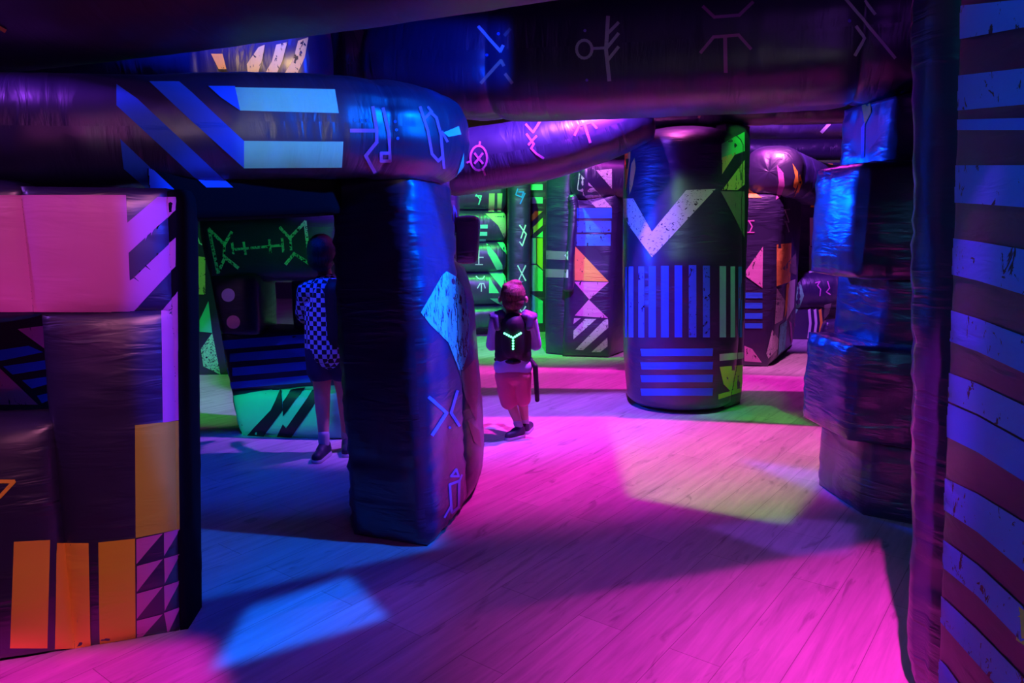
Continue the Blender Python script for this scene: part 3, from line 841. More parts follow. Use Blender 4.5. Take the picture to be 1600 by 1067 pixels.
tube(p, [(-1.3, 5.35, 2.60), (-0.9, 5.45, 2.64), (-0.5, 5.6, 2.70)], [(0.42, 0.42)] * 3, cap0=0.15, cap1=0.1, sq=2.3, seed=175, wr=0.012)
TS.prints([([(552, 48), (566, 46), (588, 88), (588, 120), (578, 118)], 'grey')])
TS.build()

LS = Thing('inflatable_barrier', 'dark inflatable barrier with narrow blue bars, seen through the window hole at the far left', 'inflatable barrier')
p = LS.part('panel', 'vinyl_soft')
pillow(p, [(-4.3, 4.0, 0), (-2.15, 4.15, 0), (-2.15, 4.5, 0), (-4.3, 4.4, 0)], [(-4.3, 4.0, 1.6), (-2.15, 4.15, 1.6), (-2.15, 4.5, 1.6), (-4.3, 4.4, 1.6)], bulge=0.03, seed=181, nmax=50)
LS.prints([([(-10, 548), (45, 540), (68, 550), (-10, 566)], 'blue'), ([(5, 572), (75, 562), (75, 576), (20, 585)], 'blue'), ([(35, 594), (75, 588), (75, 600), (50, 607)], 'blue'), ([(58, 618), (75, 614), (75, 626), (66, 630)], 'blue'),
           ([(28, 514), (75, 508), (75, 548), (50, 530)], 'pinkw'), ([(-10, 570), (0, 575), (60, 632), (-10, 632)], 'pinkw')])
LS.build()
# ------------------------------------------------------------------ people
def capsule_mesh(vs, fs, p0, p1, r0, r1, n=20, flat=1.0, up=None):
    p0, p1 = V(p0), V(p1)
    T = (p1 - p0).normalized()
    A = T.cross(V((0, 1, 0)) if abs(T.y) < 0.9 else V((1, 0, 0))).normalized(); B = A.cross(T).normalized()
    rows = []
    m = 6
    prof_ = []
    for i in range(m + 1):
        a = math.pi / 2 * (1 - i / m); prof_.append((p0 - T * (r0 * math.sin(a)), r0 * math.cos(a)))
    for i in range(m + 1):
        a = math.pi / 2 * (i / m); prof_.append((p1 + T * (r1 * math.sin(a)), r1 * math.cos(a)))
    for c, r in prof_:
        row = []
        for j in range(n):
            th = 2 * math.pi * j / n
            row.append(len(vs)); vs.append(c + A * math.cos(th) * max(r, 1e-4) + B * math.sin(th) * max(r, 1e-4) * flat)
        rows.append(row)
    for a, b in zip(rows, rows[1:]):
        for j in range(n): fs.append([a[j], a[(j + 1) % n], b[(j + 1) % n], b[j]])
    fs.append(rows[0][::-1]); fs.append(rows[-1])


def ellipsoid(vs, fs, c, r, n=24, rot=0.0):
    c = V(c); rows = []
    R = Matrix.Rotation(rot, 3, 'Z')
    m = n // 2
    for i in range(m + 1):
        a = -math.pi / 2 + math.pi * i / m
        row = []
        for j in range(n):
            th = 2 * math.pi * j / n
            q = V((r[0] * max(math.cos(a), 1e-3) * math.cos(th), r[1] * max(math.cos(a), 1e-3) * math.sin(th), r[2] * math.sin(a)))
            row.append(len(vs)); vs.append(c + R @ q)
        rows.append(row)
    for a, b in zip(rows, rows[1:]):
        for j in range(n): fs.append([a[j], a[(j + 1) % n], b[(j + 1) % n], b[j]])
    fs.append(rows[0][::-1]); fs.append(rows[-1])


def flesh(name, mat, parent, caps=(), ells=(), voxel=0.006, smooth=4, remesh=True):
    vs, fs = [], []
    for c in caps: capsule_mesh(vs, fs, *c)
    for e in ells: ellipsoid(vs, fs, *e)
    me = bpy.data.meshes.new(name); me.from_pydata(vs, [], fs)
    me.polygons.foreach_set('use_smooth', [True] * len(fs)); me.materials.append(mat); me.update()
    o = bpy.data.objects.new(name, me); COL.objects.link(o)
    o.parent = parent
    if remesh:
        r = o.modifiers.new('r', 'REMESH'); r.mode = 'VOXEL'; r.voxel_size = voxel; r.use_smooth_shade = True
        if smooth:
            s = o.modifiers.new('s', 'SMOOTH'); s.factor = 0.5; s.iterations = smooth
    return o


def hand_caps(w, d, side, scale=1.0, curl=0.5, upv=(0, 0, 1)):
    """palm, four unequal fingers and a side thumb; w wrist, d pointing direction"""
    w, d = V(w), V(d).normalized(); u = V(upv)
    lat = d.cross(u).normalized() * side          # towards the little finger
    dn = -(lat.cross(d) * side).normalized()
    if dn.z > 0: dn = -dn
    s = scale
    out = [(w, w + d * 0.035 * s, 0.014 * s, 0.017 * s), (w + d * .01 * s + lat * 0.010 * s, w + d * 0.042 * s + lat * 0.014 * s, 0.011 * s, 0.009 * s), (w + d * .01 * s - lat * 0.010 * s, w + d * 0.042 * s - lat * 0.014 * s, 0.011 * s, 0.009 * s)]
    for k, L in enumerate((0.9, 1.0, 0.93, 0.74)):
        b0 = w + d * 0.045 * s + lat * ((k - 1.5) * 0.0115 * s)
        e1 = b0 + (d * (1 - curl * .4) + dn * curl * .6).normalized() * 0.020 * s * L
        e2 = e1 + (d * (1 - curl) + dn * curl * 1.3).normalized() * 0.016 * s * L
        e3 = e2 + (d * (0.6 - curl) + dn * curl * 1.6).normalized() * 0.012 * s * L
        out += [(b0, e1, 0.0062 * s, 0.0056 * s), (e1, e2, 0.0056 * s, 0.005 * s), (e2, e3, 0.005 * s, 0.0044 * s)]
    t0 = w + d * 0.016 * s - lat * 0.016 * s
    t1 = t0 + (d * .7 - lat * .7 + dn * .3).normalized() * 0.022 * s
    t2 = t1 + (d * .9 - lat * .1 + dn * .4).normalized() * 0.018 * s
    out += [(t0, t1, 0.0078 * s, 0.0066 * s), (t1, t2, 0.0066 * s, 0.0052 * s)]
    return out


skin = plain('skin', (0.62, 0.36, 0.27), 0.5)
def hair_mat(name, col):
    m, nt, b = new_mat(name)
    tc = nt.nodes.new('ShaderNodeTexCoord'); mp = nt.nodes.new('ShaderNodeMapping'); mp.inputs['Scale'].default_value = (110, 110, 16)
    n = nt.nodes.new('ShaderNodeTexNoise'); n.inputs['Scale'].default_value = 1.0; n.inputs['Detail'].default_value = 3; n.inputs['Distortion'].default_value = 1.5
    r = nt.nodes.new('ShaderNodeValToRGB'); r.color_ramp.elements[0].position = 0.35; r.color_ramp.elements[1].position = 0.7
    r.color_ramp.elements[0].color = (col[0] * .3, col[1] * .3, col[2] * .3, 1); r.color_ramp.elements[1].color = (col[0] * 1.5, col[1] * 1.5, col[2] * 1.5, 1)
    bp = nt.nodes.new('ShaderNodeBump'); bp.inputs['Strength'].default_value = 0.8; bp.inputs['Distance'].default_value = 0.006
    L = nt.links.new
    L(tc.outputs['Object'], mp.inputs[0]); L(mp.outputs[0], n.inputs['Vector']); L(n.outputs[0], r.inputs[0]); L(r.outputs[0], b.inputs['Base Color'])
    L(n.outputs[0], bp.inputs['Height']); L(bp.outputs[0], b.inputs['Normal']); b.inputs['Roughness'].default_value = 0.5
    return m


hair_b = hair_mat('brown_hair', (0.16, 0.085, 0.06))
cloth_dark = plain('dark_vest_fabric', (0.012, 0.010, 0.02), 0.6)
cloth_pad = plain('violet_grey_pad', (0.12, 0.08, 0.20), 0.5)
shirt_b = plain('pale_blue_shirt', (0.42, 0.48, 0.75), 0.8)
shorts_p = plain('rose_shorts', (0.60, 0.13, 0.22), 0.8)
shoe_d = plain('dark_shoe', (0.03, 0.03, 0.05), 0.5)
shoe_w = plain('pale_sole', (0.5, 0.5, 0.55), 0.6)
eye_w = plain('eye_white', (0.7, 0.7, 0.7), 0.3)
led_g = plain('green_led', (0.1, 0.8, 0.4), 0.4, emit=(0.10, 1.0, 0.35), es=5.0)

fb = G(806, 683)
boy = bpy.data.objects.new('person', None); COL.objects.link(boy); boy.location = (fb.x, fb.y, 0)
tag(boy, 'small child facing away in a dark vest with a glowing green Y of lights', 'person')
B = boy
caps = [((-.02, 0, .52), (-.02, -.005, .62), .07, .08), ((-.02, -.005, .62), (-.02, -.005, .78), .088, .095), ((-.085, 0, .835), (.045, 0, .835), .055, .055),
        ((-.02, 0, .84), (-.02, .005, .93), .043, .038),
        ((-.075, 0, .48), (-.045, .02, .27), .068, .043), ((-.045, .02, .27), (.03, .0, .07), .042, .026), ((.03, 0, .055), (-.045, -.07, .028), .028, .024),
        ((.035, 0, .48), (.045, .05, .28), .068, .043), ((.045, .05, .28), (.068, .10, .08), .042, .026), ((.068, .10, .055), (.10, .20, .026), .028, .023),
        ((-.135, 0, .83), (-.165, .05, .68), .040, .032), ((-.165, .05, .68), (-.075, .20, .66), .031, .021),
        ((.10, 0, .83), (.135, .05, .68), .040, .032), ((.135, .05, .68), (.035, .20, .66), .031, .021)]
caps += hand_caps((-.075, .20, .66), (.55, .8, .05), 1, 0.95, 0.55) + hand_caps((.035, .20, .66), (-.55, .8, .05), -1, 0.95, 0.55)
caps += [((-.015, .095, .985), (-.015, .108, .972), .010, .012), ((-.032, .088, .955), (.002, .088, .955), .008, .008)]
ells = [((-.02, .01, 1.005), (.078, .092, .10)), ((-.02, .03, .965), (.058, .065, .055)), ((-.112, .012, .985), (.012, .016, .025)), ((.072, .012, .985), (.012, .016, .025)), ((-.02, -.005, .50), (.095, .065, .06))]
body = flesh('body', skin, B, caps, ells, 0.0045, 3)
flesh('hair', hair_b, B, [], [((-.02, -.012, 1.02), (.088, .096, .098)), ((-.02, -.035, .972), (.076, .068, .068)), ((-.02, .045, 1.065), (.062, .05, .035)), ((-.005, -.02, 1.10), (.045, .05, .025)), ((-.055, -.03, 1.075), (.04, .05, .03))], 0.006, 1)
for sx in (-.045, .012): flesh('eye', eye_w, B, [], [((sx - .002, .088, .998), (.010, .008, .008), 12)], remesh=False)
flesh('shirt', shirt_b, B, [((-.055, 0, .535), (-.05, 0, .80), .082, .08), ((.015, 0, .535), (.01, 0, .80), .082, .08), ((-.082, -.005, .515), (.042, -.005, .515), .074, .074), ((-.10, 0, .825), (.06, 0, .825), .062, .062), ((-.135, 0, .83), (-.168, .055, .66), .052, .044), ((-.166, .05, .68), (-.10, .16, .665), .042, .036),
                            ((.10, 0, .83), (.138, .055, .66), .052, .044), ((.135, .05, .68), (.075, .15, .665), .042, .036)], [], 0.007, 3)
flesh('vest', cloth_dark, B, [((-.085, 0, .60), (-.085, 0, .80), .062, .065, 20), ((.045, 0, .60), (.045, 0, .80), .062, .065, 20), ((-.02, -.035, .645), (-.02, -.035, .81), .088, .09), ((-.02, .04, .64), (-.02, .04, .80), .085, .085), ((-.075, -.01, .60), (.035, -.01, .60), .075, .075)], [], 0.008, 4)
for sx, px_ in ((-1, -.125), (1, .090)):
    flesh('shoulder_pad', cloth_pad, B, [((px_ - sx * .03, -.05, .875), (px_ + sx * .035, -.04, .865), .028, .022, 16), ((px_ - sx * .03, .05, .875), (px_ + sx * .035, .04, .865), .028, .022, 16), ((px_ - sx * .02, 0, .885), (px_ + sx * .04, 0, .872), .03, .022, 16), ((px_, -.07, .80), (px_ + sx * .01, -.06, .86), .026, .028, 16)], [], 0.006, 3)
s_ = flesh('shorts', shorts_p, B, [((-.06, 0, .45), (.02, 0, .45), .082, .082), ((-.070, 0, .45), (-.052, .015, .275), .080, .062), ((.032, 0, .45), (.046, .035, .285), .080, .062), ((-.072, .0, .36), (-.05, .012, .262), .064, .062, 20), ((.034, .01, .36), (.047, .04, .275), .064, .062, 20)], [], 0.006, 2)
flesh('belt', cloth_dark, B, [((-.14, -.01, .565), (-.02, -.105, .56), .014, .014, 12), ((-.02, -.105, .56), (.10, -.01, .565), .014, .014, 12), ((.10, -.01, .565), (.132, -.03, .52), .018, .018, 12), ((.135, -.03, .52), (.150, -.03, .28), .019, .017, 12)], [], 0.005, 2)
flesh('sock', shoe_w, B, [((.012, .0, .105), (.03, 0, .06), .032, .030, 16)], [], 0.005, 1)
flesh('sock', shoe_w, B, [((.064, .095, .11), (.068, .10, .07), .032, .030, 16)], [], 0.005, 1)
for pts in (((.03, .0, .04), (-.05, -.075, .030)), ((.066, .095, .04), (.103, .21, .030))):
    sh = flesh('shoe', shoe_d, B, [(pts[0], pts[1], .038, .030, 20), (V(pts[0]) + V((0, 0, .02)), (V(pts[0]) + V(pts[1])) / 2 + V((0, 0, .012)), .034, .03, 20)], [], 0.005, 2)
    a, b2 = V(pts[0]), V(pts[1])
    flesh('sole', shoe_w, sh, [(V((a.x, a.y, .012)), V((b2.x, b2.y, .012)), .038, .032, 20, 1.0)], [], remesh=False).scale = (1, 1, 0.9)
bz, by = .735, -.128
for q in [(i / 4, 'l') for i in range(5)] + [(i / 4, 'r') for i in range(1, 5)] + [(i / 4, 'd') for i in range(1, 5)]:
    t, k = q
    o_ = {'l': (-.02 - .058 * t, .735 + .030 * t), 'r': (-.02 + .052 * t, .735 + .032 * t), 'd': (-.02, .735 - .075 * t)}[k]
    flesh('led_light', led_g, B, [], [((o_[0], -.128 + 0.12 * (abs(o_[0] + .02) ** 1.5) * 4, o_[1]), (.0075, .005, .0075), 12)], remesh=False)

# second, taller child behind the doorway
def checker_mat():
    m, nt, b = new_mat('checked_shirt_fabric')
    tc = nt.nodes.new('ShaderNodeTexCoord'); mp = nt.nodes.new('ShaderNodeMapping'); mp.inputs['Rotation'].default_value = (0, 0, 0.3); mp.inputs['Location'].default_value = (.013, .011, .01)
    ck = nt.nodes.new('ShaderNodeTexChecker'); ck.inputs['Scale'].default_value = 34
    ck.inputs['Color1'].default_value = (0.45, 0.6, 0.95, 1); ck.inputs['Color2'].default_value = (0.012, 0.012, 0.03, 1)
    L = nt.links.new
    L(tc.outputs['Object'], mp.inputs[0]); L(mp.outputs[0], ck.inputs['Vector']); L(ck.outputs[0], b.inputs['Base Color'])
    b.inputs['Roughness'].default_value = 0.8
    return m


shirt_c = checker_mat()
navy = plain('navy_shorts', (0.02, 0.025, 0.09), 0.8)
hair_d = hair_mat('dark_hair', (0.03, 0.02, 0.025))
sk2 = G(515, 712)
kid = bpy.data.objects.new('person', None); COL.objects.link(kid); kid.location = (sk2.x + 0.0, sk2.y, 0)
tag(kid, 'child in a checked shirt and navy shorts, half hidden behind the doorway pillar', 'person')
K = kid
caps = [((.03, 0, .70), (.03, 0, .92), .10, .10), ((.03, 0, .92), (.03, 0, 1.04), .10, .105), ((-.045, 0, 1.10), (.105, 0, 1.10), .06, .06), ((.03, 0, 1.1), (.01, .01, 1.22), .047, .042),
        ((-.025, 0, .68), (-.035, .01, .40), .075, .05), ((-.035, .01, .40), (-.03, -.01, .09), .052, .030), ((-.03, -.01, .065), (-.06, -.12, .03), .03, .026),
        ((.085, 0, .68), (.10, .06, .40), .075, .05), ((.10, .06, .40), (.09, .12, .09), .052, .030), ((.09, .12, .065), (.11, .02, .03), .03, .026),
        ((-.10, 0, 1.09), (-.145, .06, .90), .043, .034), ((-.145, .06, .90), (-.09, .24, 1.0), .033, .023),
        ((.16, 0, 1.09), (.20, .06, .90), .043, .034), ((.20, .06, .90), (.08, .24, .98), .033, .023)]
caps += hand_caps((-.09, .24, 1.0), (.4, .85, .1), 1, 1.1, 0.6) + hand_caps((.08, .24, .98), (-.4, .85, .1), -1, 1.1, 0.6)
caps += [((.005, .105, 1.30), (.005, .122, 1.285), .011, .013), ((-.015, .1, 1.262), (.025, .1, 1.262), .008, .008)]
ells = [((.005, .01, 1.315), (.082, .098, .108)), ((.005, .035, 1.27), (.06, .07, .058)), ((-.078, .0, 1.30), (.012, .018, .028)), ((.088, .0, 1.30), (.012, .018, .028))]
flesh('body', skin, K, caps, ells, 0.005, 3)
flesh('hair', hair_d, K, [], [((.005, -.014, 1.335), (.092, .10, .108)), ((.005, -.045, 1.28), (.085, .065, .075))], 0.006, 2)
for sx in (-.022, .032): flesh('eye', eye_w, K, [], [((sx, .098, 1.312), (.010, .008, .008), 12)], remesh=False)
flesh('shirt', shirt_c, K, [((.03, 0, .70), (.03, 0, .95), .128, .122), ((-.03, 0, .72), (-.02, 0, .95), .10, .10), ((.09, 0, .72), (.08, 0, .95), .10, .10), ((-.06, 0, 1.085), (.12, 0, 1.085), .07, .07), ((.03, 0, .95), (.03, 0, 1.08), .122, .115),
                            ((-.105, 0, 1.08), (-.145, .055, .93), .06, .052), ((.165, 0, 1.08), (.20, .055, .93), .06, .052)], [], 0.007, 3)
flesh('shorts', navy, K, [((-.03, 0, .72), (-.035, .008, .575), .10, .092), ((.09, 0, .72), (.095, .03, .575), .10, .092)], [], 0.007, 3)
flesh('vest', cloth_dark, K, [((.09, -.05, .80), (.09, -.05, 1.08), .085, .085), ((.09, .05, .80), (.09, .05, 1.08), .085, .085)], [], 0.008, 3)
for a, b2 in (((-.03, -.012, .09), (-.03, -.012, .15)), ((.09, .115, .09), (.09, .115, .15))): flesh('sock', shoe_w, K, [(a, b2, .036, .037, 16)], [], 0.005, 1)
for pts in (((-.03, .01, .045), (-.045, -.14, .032)), ((.09, .14, .045), (.115, -.01, .032))):
    sh = flesh('shoe', shoe_d, K, [(pts[0], pts[1], .042, .034, 20), (V(pts[0]) + V((0, 0, .025)), (V(pts[0]) + V(pts[1])) / 2 + V((0, 0, .015)), .038, .034, 20)], [], 0.005, 2)
    a, b2 = V(pts[0]), V(pts[1])
    flesh('sole', shoe_w, sh, [(V((a.x, a.y, .013)), V((b2.x, b2.y, .013)), .043, .036, 20)], [], remesh=False).scale = (1, 1, 0.8)
# ------------------------------------------------------------------ the room
def slab(name, verts, faces, mat):
    me = bpy.data.meshes.new(name); me.from_pydata(verts, [], faces); me.materials.append(mat); me.update()
    o = bpy.data.objects.new(name, me); COL.objects.link(o); o['kind'] = 'structure'
    return o


def boxmesh(x0, x1, y0, y1, z0, z1):
    v = [(x0, y0, z0), (x1, y0, z0), (x1, y1, z0), (x0, y1, z0), (x0, y0, z1), (x1, y0, z1), (x1, y1, z1), (x0, y1, z1)]
    return v, [(0, 3, 2, 1), (4, 5, 6, 7), (0, 1, 5, 4), (1, 2, 6, 5), (2, 3, 7, 6), (3, 0, 4, 7)]


m, nt, b = new_mat('laminate_floor')
N = nt.nodes.new; Lk = nt.links.new
tc = N('ShaderNodeTexCoord'); mp = N('ShaderNodeMapping'); mp.inputs['Rotation'].default_value = (0, 0, math.radians(-53)); mp.inputs['Location'].default_value = (0.31, 0.12, 0)
Lk(tc.outputs['Object'], mp.inputs[0])
br = N('ShaderNodeTexBrick'); br.inputs['Scale'].default_value = 1.0; br.inputs['Brick Width'].default_value = 1.3; br.inputs['Row Height'].default_value = 0.19
br.inputs['Mortar Size'].default_value = 0.0014; br.inputs['Mortar Smooth'].default_value = 0.3; br.offset = 0.37
br.inputs['Color1'].default_value = (0.46, 0.42, 0.40, 1); br.inputs['Color2'].default_value = (0.56, 0.52, 0.49, 1); br.inputs['Mortar'].default_value = (0.22, 0.20, 0.19, 1)
Lk(mp.outputs[0], br.inputs['Vector'])
mg = N('ShaderNodeMapping'); mg.inputs['Scale'].default_value = (1.3, 17, 1); Lk(mp.outputs[0], mg.inputs[0])
ng = N('ShaderNodeTexNoise'); ng.inputs['Scale'].default_value = 1.6; ng.inputs['Detail'].default_value = 6; ng.inputs['Roughness'].default_value = 0.6; ng.inputs['Distortion'].default_value = 0.5
Lk(mg.outputs[0], ng.inputs['Vector'])
rg = N('ShaderNodeMapRange'); rg.inputs['From Min'].default_value = 0.3; rg.inputs['From Max'].default_value = 0.7; rg.inputs['To Min'].default_value = 0.72; rg.inputs['To Max'].default_value = 1.06
Lk(ng.outputs[0], rg.inputs['Value'])
nk = N('ShaderNodeTexNoise'); nk.inputs['Scale'].default_value = 3.2; nk.inputs['Detail'].default_value = 4; nk.inputs['Distortion'].default_value = 1.2
mk = N('ShaderNodeMapping'); mk.inputs['Scale'].default_value = (0.9, 4.5, 1); Lk(mp.outputs[0], mk.inputs[0]); Lk(mk.outputs[0], nk.inputs['Vector'])
rk = N('ShaderNodeMapRange'); rk.inputs['From Min'].default_value = 0.60; rk.inputs['From Max'].default_value = 0.70; rk.inputs['To Min'].default_value = 1.0; rk.inputs['To Max'].default_value = 0.66
Lk(nk.outputs[0], rk.inputs['Value'])
mm = N('ShaderNodeMath'); mm.operation = 'MULTIPLY'; Lk(rg.outputs[0], mm.inputs[0]); Lk(rk.outputs[0], mm.inputs[1])
vm = N('ShaderNodeVectorMath'); vm.operation = 'SCALE'; Lk(br.outputs['Color'], vm.inputs[0]); Lk(mm.outputs[0], vm.inputs['Scale'])
Lk(vm.outputs[0], b.inputs['Base Color'])
b.inputs['Roughness'].default_value = 0.46; b.inputs['Specular IOR Level'].default_value = 0.35
bp = N('ShaderNodeBump'); bp.inputs['Strength'].default_value = 0.12; bp.inputs['Distance'].default_value = 0.004
Lk(ng.outputs[0], bp.inputs['Height']); Lk(bp.outputs[0], b.inputs['Normal'])
slab('floor', *boxmesh(-7, 8, -4, 15, -0.1, 0), m)
dk = plain('dark_wall_paint', (0.03, 0.025, 0.045), 0.8)
slab('ceiling', *boxmesh(-7, 8, -4, 15, 4.6, 4.7), plain('dark_ceiling_paint', (0.05, 0.035, 0.05), 0.9))
slab('wall_back', *boxmesh(-7, 8, 15, 15.1, 0, 4.6), dk)
slab('wall_front', *boxmesh(-7, 8, -4.1, -4, 0, 4.6), dk)
slab('wall_left', *boxmesh(-7.1, -7, -4, 15, 0, 4.6), dk)
slab('wall_right', *boxmesh(8, 8.1, -4, 15, 0, 4.6), dk)

w = bpy.data.worlds.new('world'); SC.world = w; w.use_nodes = True
w.node_tree.nodes['Background'].inputs[0].default_value = (0.02, 0.01, 0.05, 1)
w.node_tree.nodes['Background'].inputs[1].default_value = 0.3

# ------------------------------------------------------------------ lights
def area(name, loc, target, size, col, power, spread=None):
    l = bpy.data.lights.new(name, 'AREA'); l.energy = power; l.color = col; l.shape = 'DISK'; l.size = size
    if spread: l.spread = math.radians(spread)
    o = bpy.data.objects.new(name, l); COL.objects.link(o); o.location = loc
    o.rotation_euler = (V(target) - V(loc)).to_track_quat('-Z', 'Y').to_euler()
    return o


def spot(name, loc, target, angle, col, power, blend=0.3, radius=0.04):
    l = bpy.data.lights.new(name, 'SPOT'); l.energy = power; l.color = col; l.spot_size = math.radians(angle); l.spot_blend = blend; l.shadow_soft_size = radius
    o = bpy.data.objects.new(name, l); COL.objects.link(o); o.location = loc
    o.rotation_euler = (V(target) - V(loc)).to_track_quat('-Z', 'Y').to_euler()
    return o


def masked_light(name, loc, poly, col, power, soft=0.02, radius=0.03, softs=None):
    """an unseen point light; its nodes mask the beam to the convex outline poly (points in the room)"""
    loc = V(loc)
    pts = [V(q) for q in poly]
    c = sum(pts, V((0, 0, 0))) / len(pts)
    l = bpy.data.lights.new(name, 'POINT'); l.energy = power; l.color = col; l.shadow_soft_size = radius
    o = bpy.data.objects.new(name, l); COL.objects.link(o); o.location = loc
    l.use_nodes = True
    nt = l.node_tree; em = nt.nodes.get('Emission')
    tc = nt.nodes.new('ShaderNodeTexCoord')
    last = None
    for i in range(len(pts)):
        a, b2 = pts[i] - loc, pts[(i + 1) % len(pts)] - loc
        n = a.cross(b2).normalized()
        if n.dot(c - loc) < 0: n = -n
        dt = nt.nodes.new('ShaderNodeVectorMath'); dt.operation = 'DOT_PRODUCT'; dt.inputs[1].default_value = n
        nt.links.new(tc.outputs['Normal'], dt.inputs[0])
        mr = nt.nodes.new('ShaderNodeMapRange'); mr.interpolation_type = 'SMOOTHSTEP'
        sf = softs[i] if softs else soft
        mr.inputs['From Min'].default_value = -sf / 2; mr.inputs['From Max'].default_value = sf / 2
        nt.links.new(dt.outputs['Value'], mr.inputs['Value'])
        if last is None: last = mr.outputs[0]
        else:
            m2 = nt.nodes.new('ShaderNodeMath'); m2.operation = 'MULTIPLY'
            nt.links.new(last, m2.inputs[0]); nt.links.new(mr.outputs[0], m2.inputs[1]); last = m2.outputs[0]
    nt.links.new(last, em.inputs['Strength'])
    return o


def fp(*pts): return [G(*q) for q in pts]


MAG = (1.0, 0.02, 0.70); BLU = (0.0, 0.04, 1.0); CYB = (0.0, 0.11, 1.0); GRN = (0.02, 1.0, 0.08); VIO = (0.34, 0.05, 1.0)
# magenta floods on the floor
masked_light('magenta_flood', (0.8, 5.35, 3.1), fp((560, 880), (900, 815), (1330, 800), (1440, 652), (960, 652), (700, 640)), MAG, 820, softs=[0.4, 0.15, 0.15, 0.1, 0.02, 0.04])
masked_light('magenta_lane', (0.8, 5.35, 3.1), fp((700, 655), (965, 655), (965, 575), (720, 575)), MAG, 800, softs=[0.02, 0.04, 0.04, 0.1])
masked_light('magenta_near', (0.25, 0.2, 2.9), fp((1080, 1200), (1462, 1200), (1432, 835), (1350, 850), (1230, 870), (1000, 900)), MAG, 1500, softs=[0.1, 0.02, 0.015, 0.02, 0.25, 0.5])
masked_light('magenta_left', (-1.5, 0.2, 2.6), fp((-300, 1100), (-300, 1055), (318, 1000), (350, 1080)), MAG, 650, 0.03)
masked_light('magenta_band', (1.9, 6.9, 3.9), fp((730, 605), (1300, 612), (1300, 590), (730, 570)), MAG, 900, 0.01)
# blue
masked_light('blue_floor', (-0.2, 0.6, 2.6), fp((332, 1046), (605, 965), (545, 900), (390, 950)), (0.0, 0.11, 1.0), 1250, 0.015)
masked_light('blue_pool', (-0.2, 0.6, 2.7), fp((250, 1100), (250, 815), (545, 850), (700, 880), (640, 1067)), (0, 0.035, 1), 200, softs=[0.1, 0.1, 0.02, 0.1, 0.3])
masked_light('violet_band', (1.0, 2.4, 2.0), fp((960, 775), (1230, 868), (1330, 868), (1345, 790), (1225, 806)), (0.25, 0.06, 1.0), 90, 0.02)
spot('tube_blush', (-0.6, 0.3, 1.9), (-1.8, 2.5, 2.6), 60, (0.9, 0.08, 0.8), 14, 0.6)
spot('warm_far', (-0.8, 12.0, 4.0), (-0.8, 15, 3.8), 70, (1.0, 0.5, 0.2), 60, 0.5)
spot('pink_far', (5.0, 12.5, 4.2), (6.0, 15, 3.9), 100, (1.0, 0.55, 0.9), 500, 0.5)
spot('blue_left', (-1.6, 3.7, 3.2), (-1.6, 5.0, 0.8), 66, BLU, 260, 0.6)
masked_light('blue_inner', (-1.2, 4.4, 3.2), fp((300, 840), (560, 870), (580, 640), (380, 655), (300, 700)), BLU, 90, 0.08)
masked_light('blue_key', (1.25, 3.0, 2.40), [P(184, 100, 2.6), P(212, 660, 2.6), P(262, 830, 2.6), P(660, 900, 3.3), P(745, 700, 3.8), P(715, 330, 3.8), P(700, 130, 3.8)], CYB, 460, 0.02, softs=[.02, .02, .02, .05, .05, .05, .05])
masked_light('blue_high', (0.1, 3.0, 2.0), [P(300, 150, 4.6), P(300, 10, 4.6), P(784, 10, 4.6), P(784, 130, 4.6)], BLU, 170, softs=[.05, .05, .03, .1])
masked_light('pale_tube', (-1.25, 3.45, 2.2), [P(300, 150, 4.3), P(300, 40, 4.3), P(500, 40, 4.3), P(500, 150, 4.3)], (1.0, 0.62, 0.2), 16, 0.05)  # added warm fill so the tube's yellow bars read yellow
masked_light('pale_high', (0.6, 0.9, 1.9), [P(700, 170, 4.6), P(700, -30, 4.6), P(1440, -30, 3.9), P(1440, 150, 3.9)], (0.7, 0.6, 0.75), 9, 0.06)
masked_light('blue_cross', (0.45, 5.1, 1.7), [(1.45, 4.6, 2.4), (1.45, 4.6, 0), (2.1, 3.2, 0), (2.1, 3.2, 2.4)], BLU, 300, 0.05)
masked_light('blue_column', (-0.6, 5.2, 1.3), [P(970, 205, 6.0), P(1056, 215, 5.7), P(1056, 640, 5.7), P(970, 640, 6.0)], BLU, 240, 0.02)
spot('pink_column_top', (1.2, 5.75, 3.0), (1.3, 6.0, 2.2), 44, (1.0, 0.12, 0.7), 120, 0.5)
spot('blue_right', (-0.5, 0.2, 2.4), (1.1, 1.3, 1.2), 60, (0.05, 0.42, 0.9), 58, 0.5)
masked_light('blue_pillar', (1.1, 3.4, 2.25), [P(626, 285, 3.35), P(666, 872, 3.3), P(700, 865, 3.4), P(700, 640, 3.55), P(722, 440, 3.8), P(690, 285, 3.5)], (0, 0.05, 1), 900, 0.03)
# green
spot('green_back', (-0.2, 7.8, 3.6), (0.0, 9.8, 0.9), 80, GRN, 550, 0.5)
spot('green_left', (-2.9, 5.6, 3.6), (-3.0, 7.2, 0.6), 70, GRN, 160, 0.5)
masked_light('lime_floor', (0.9, 3.2, 2.05), fp((985, 775), (1225, 818), (1300, 735), (1290, 640), (950, 660)), (0.5, 1.0, 0.10), 105, 0.05)
masked_light('green_foot', (-2.1, 4.3, 0.9), [P(360, 614, 5.1), P(540, 598, 5.1), P(540, 682, 5.1), P(370, 682, 5.1)], (0.02, 1.0, 0.4), 26, 0.02)
masked_light('pale_panel', (-2.2, 4.0, 2.0), [P(335, 445, 5.1), P(385, 445, 5.1), P(390, 518, 5.1), P(345, 518, 5.1)], (0.9, 0.5, 0.8), 16, 0.03)  # small added fill for the two printed circles
masked_light('green_floor_left', (-2.9, 5.6, 3.6), fp((290, 665), (375, 665), (350, 575), (290, 575)), GRN, 120, 0.05)
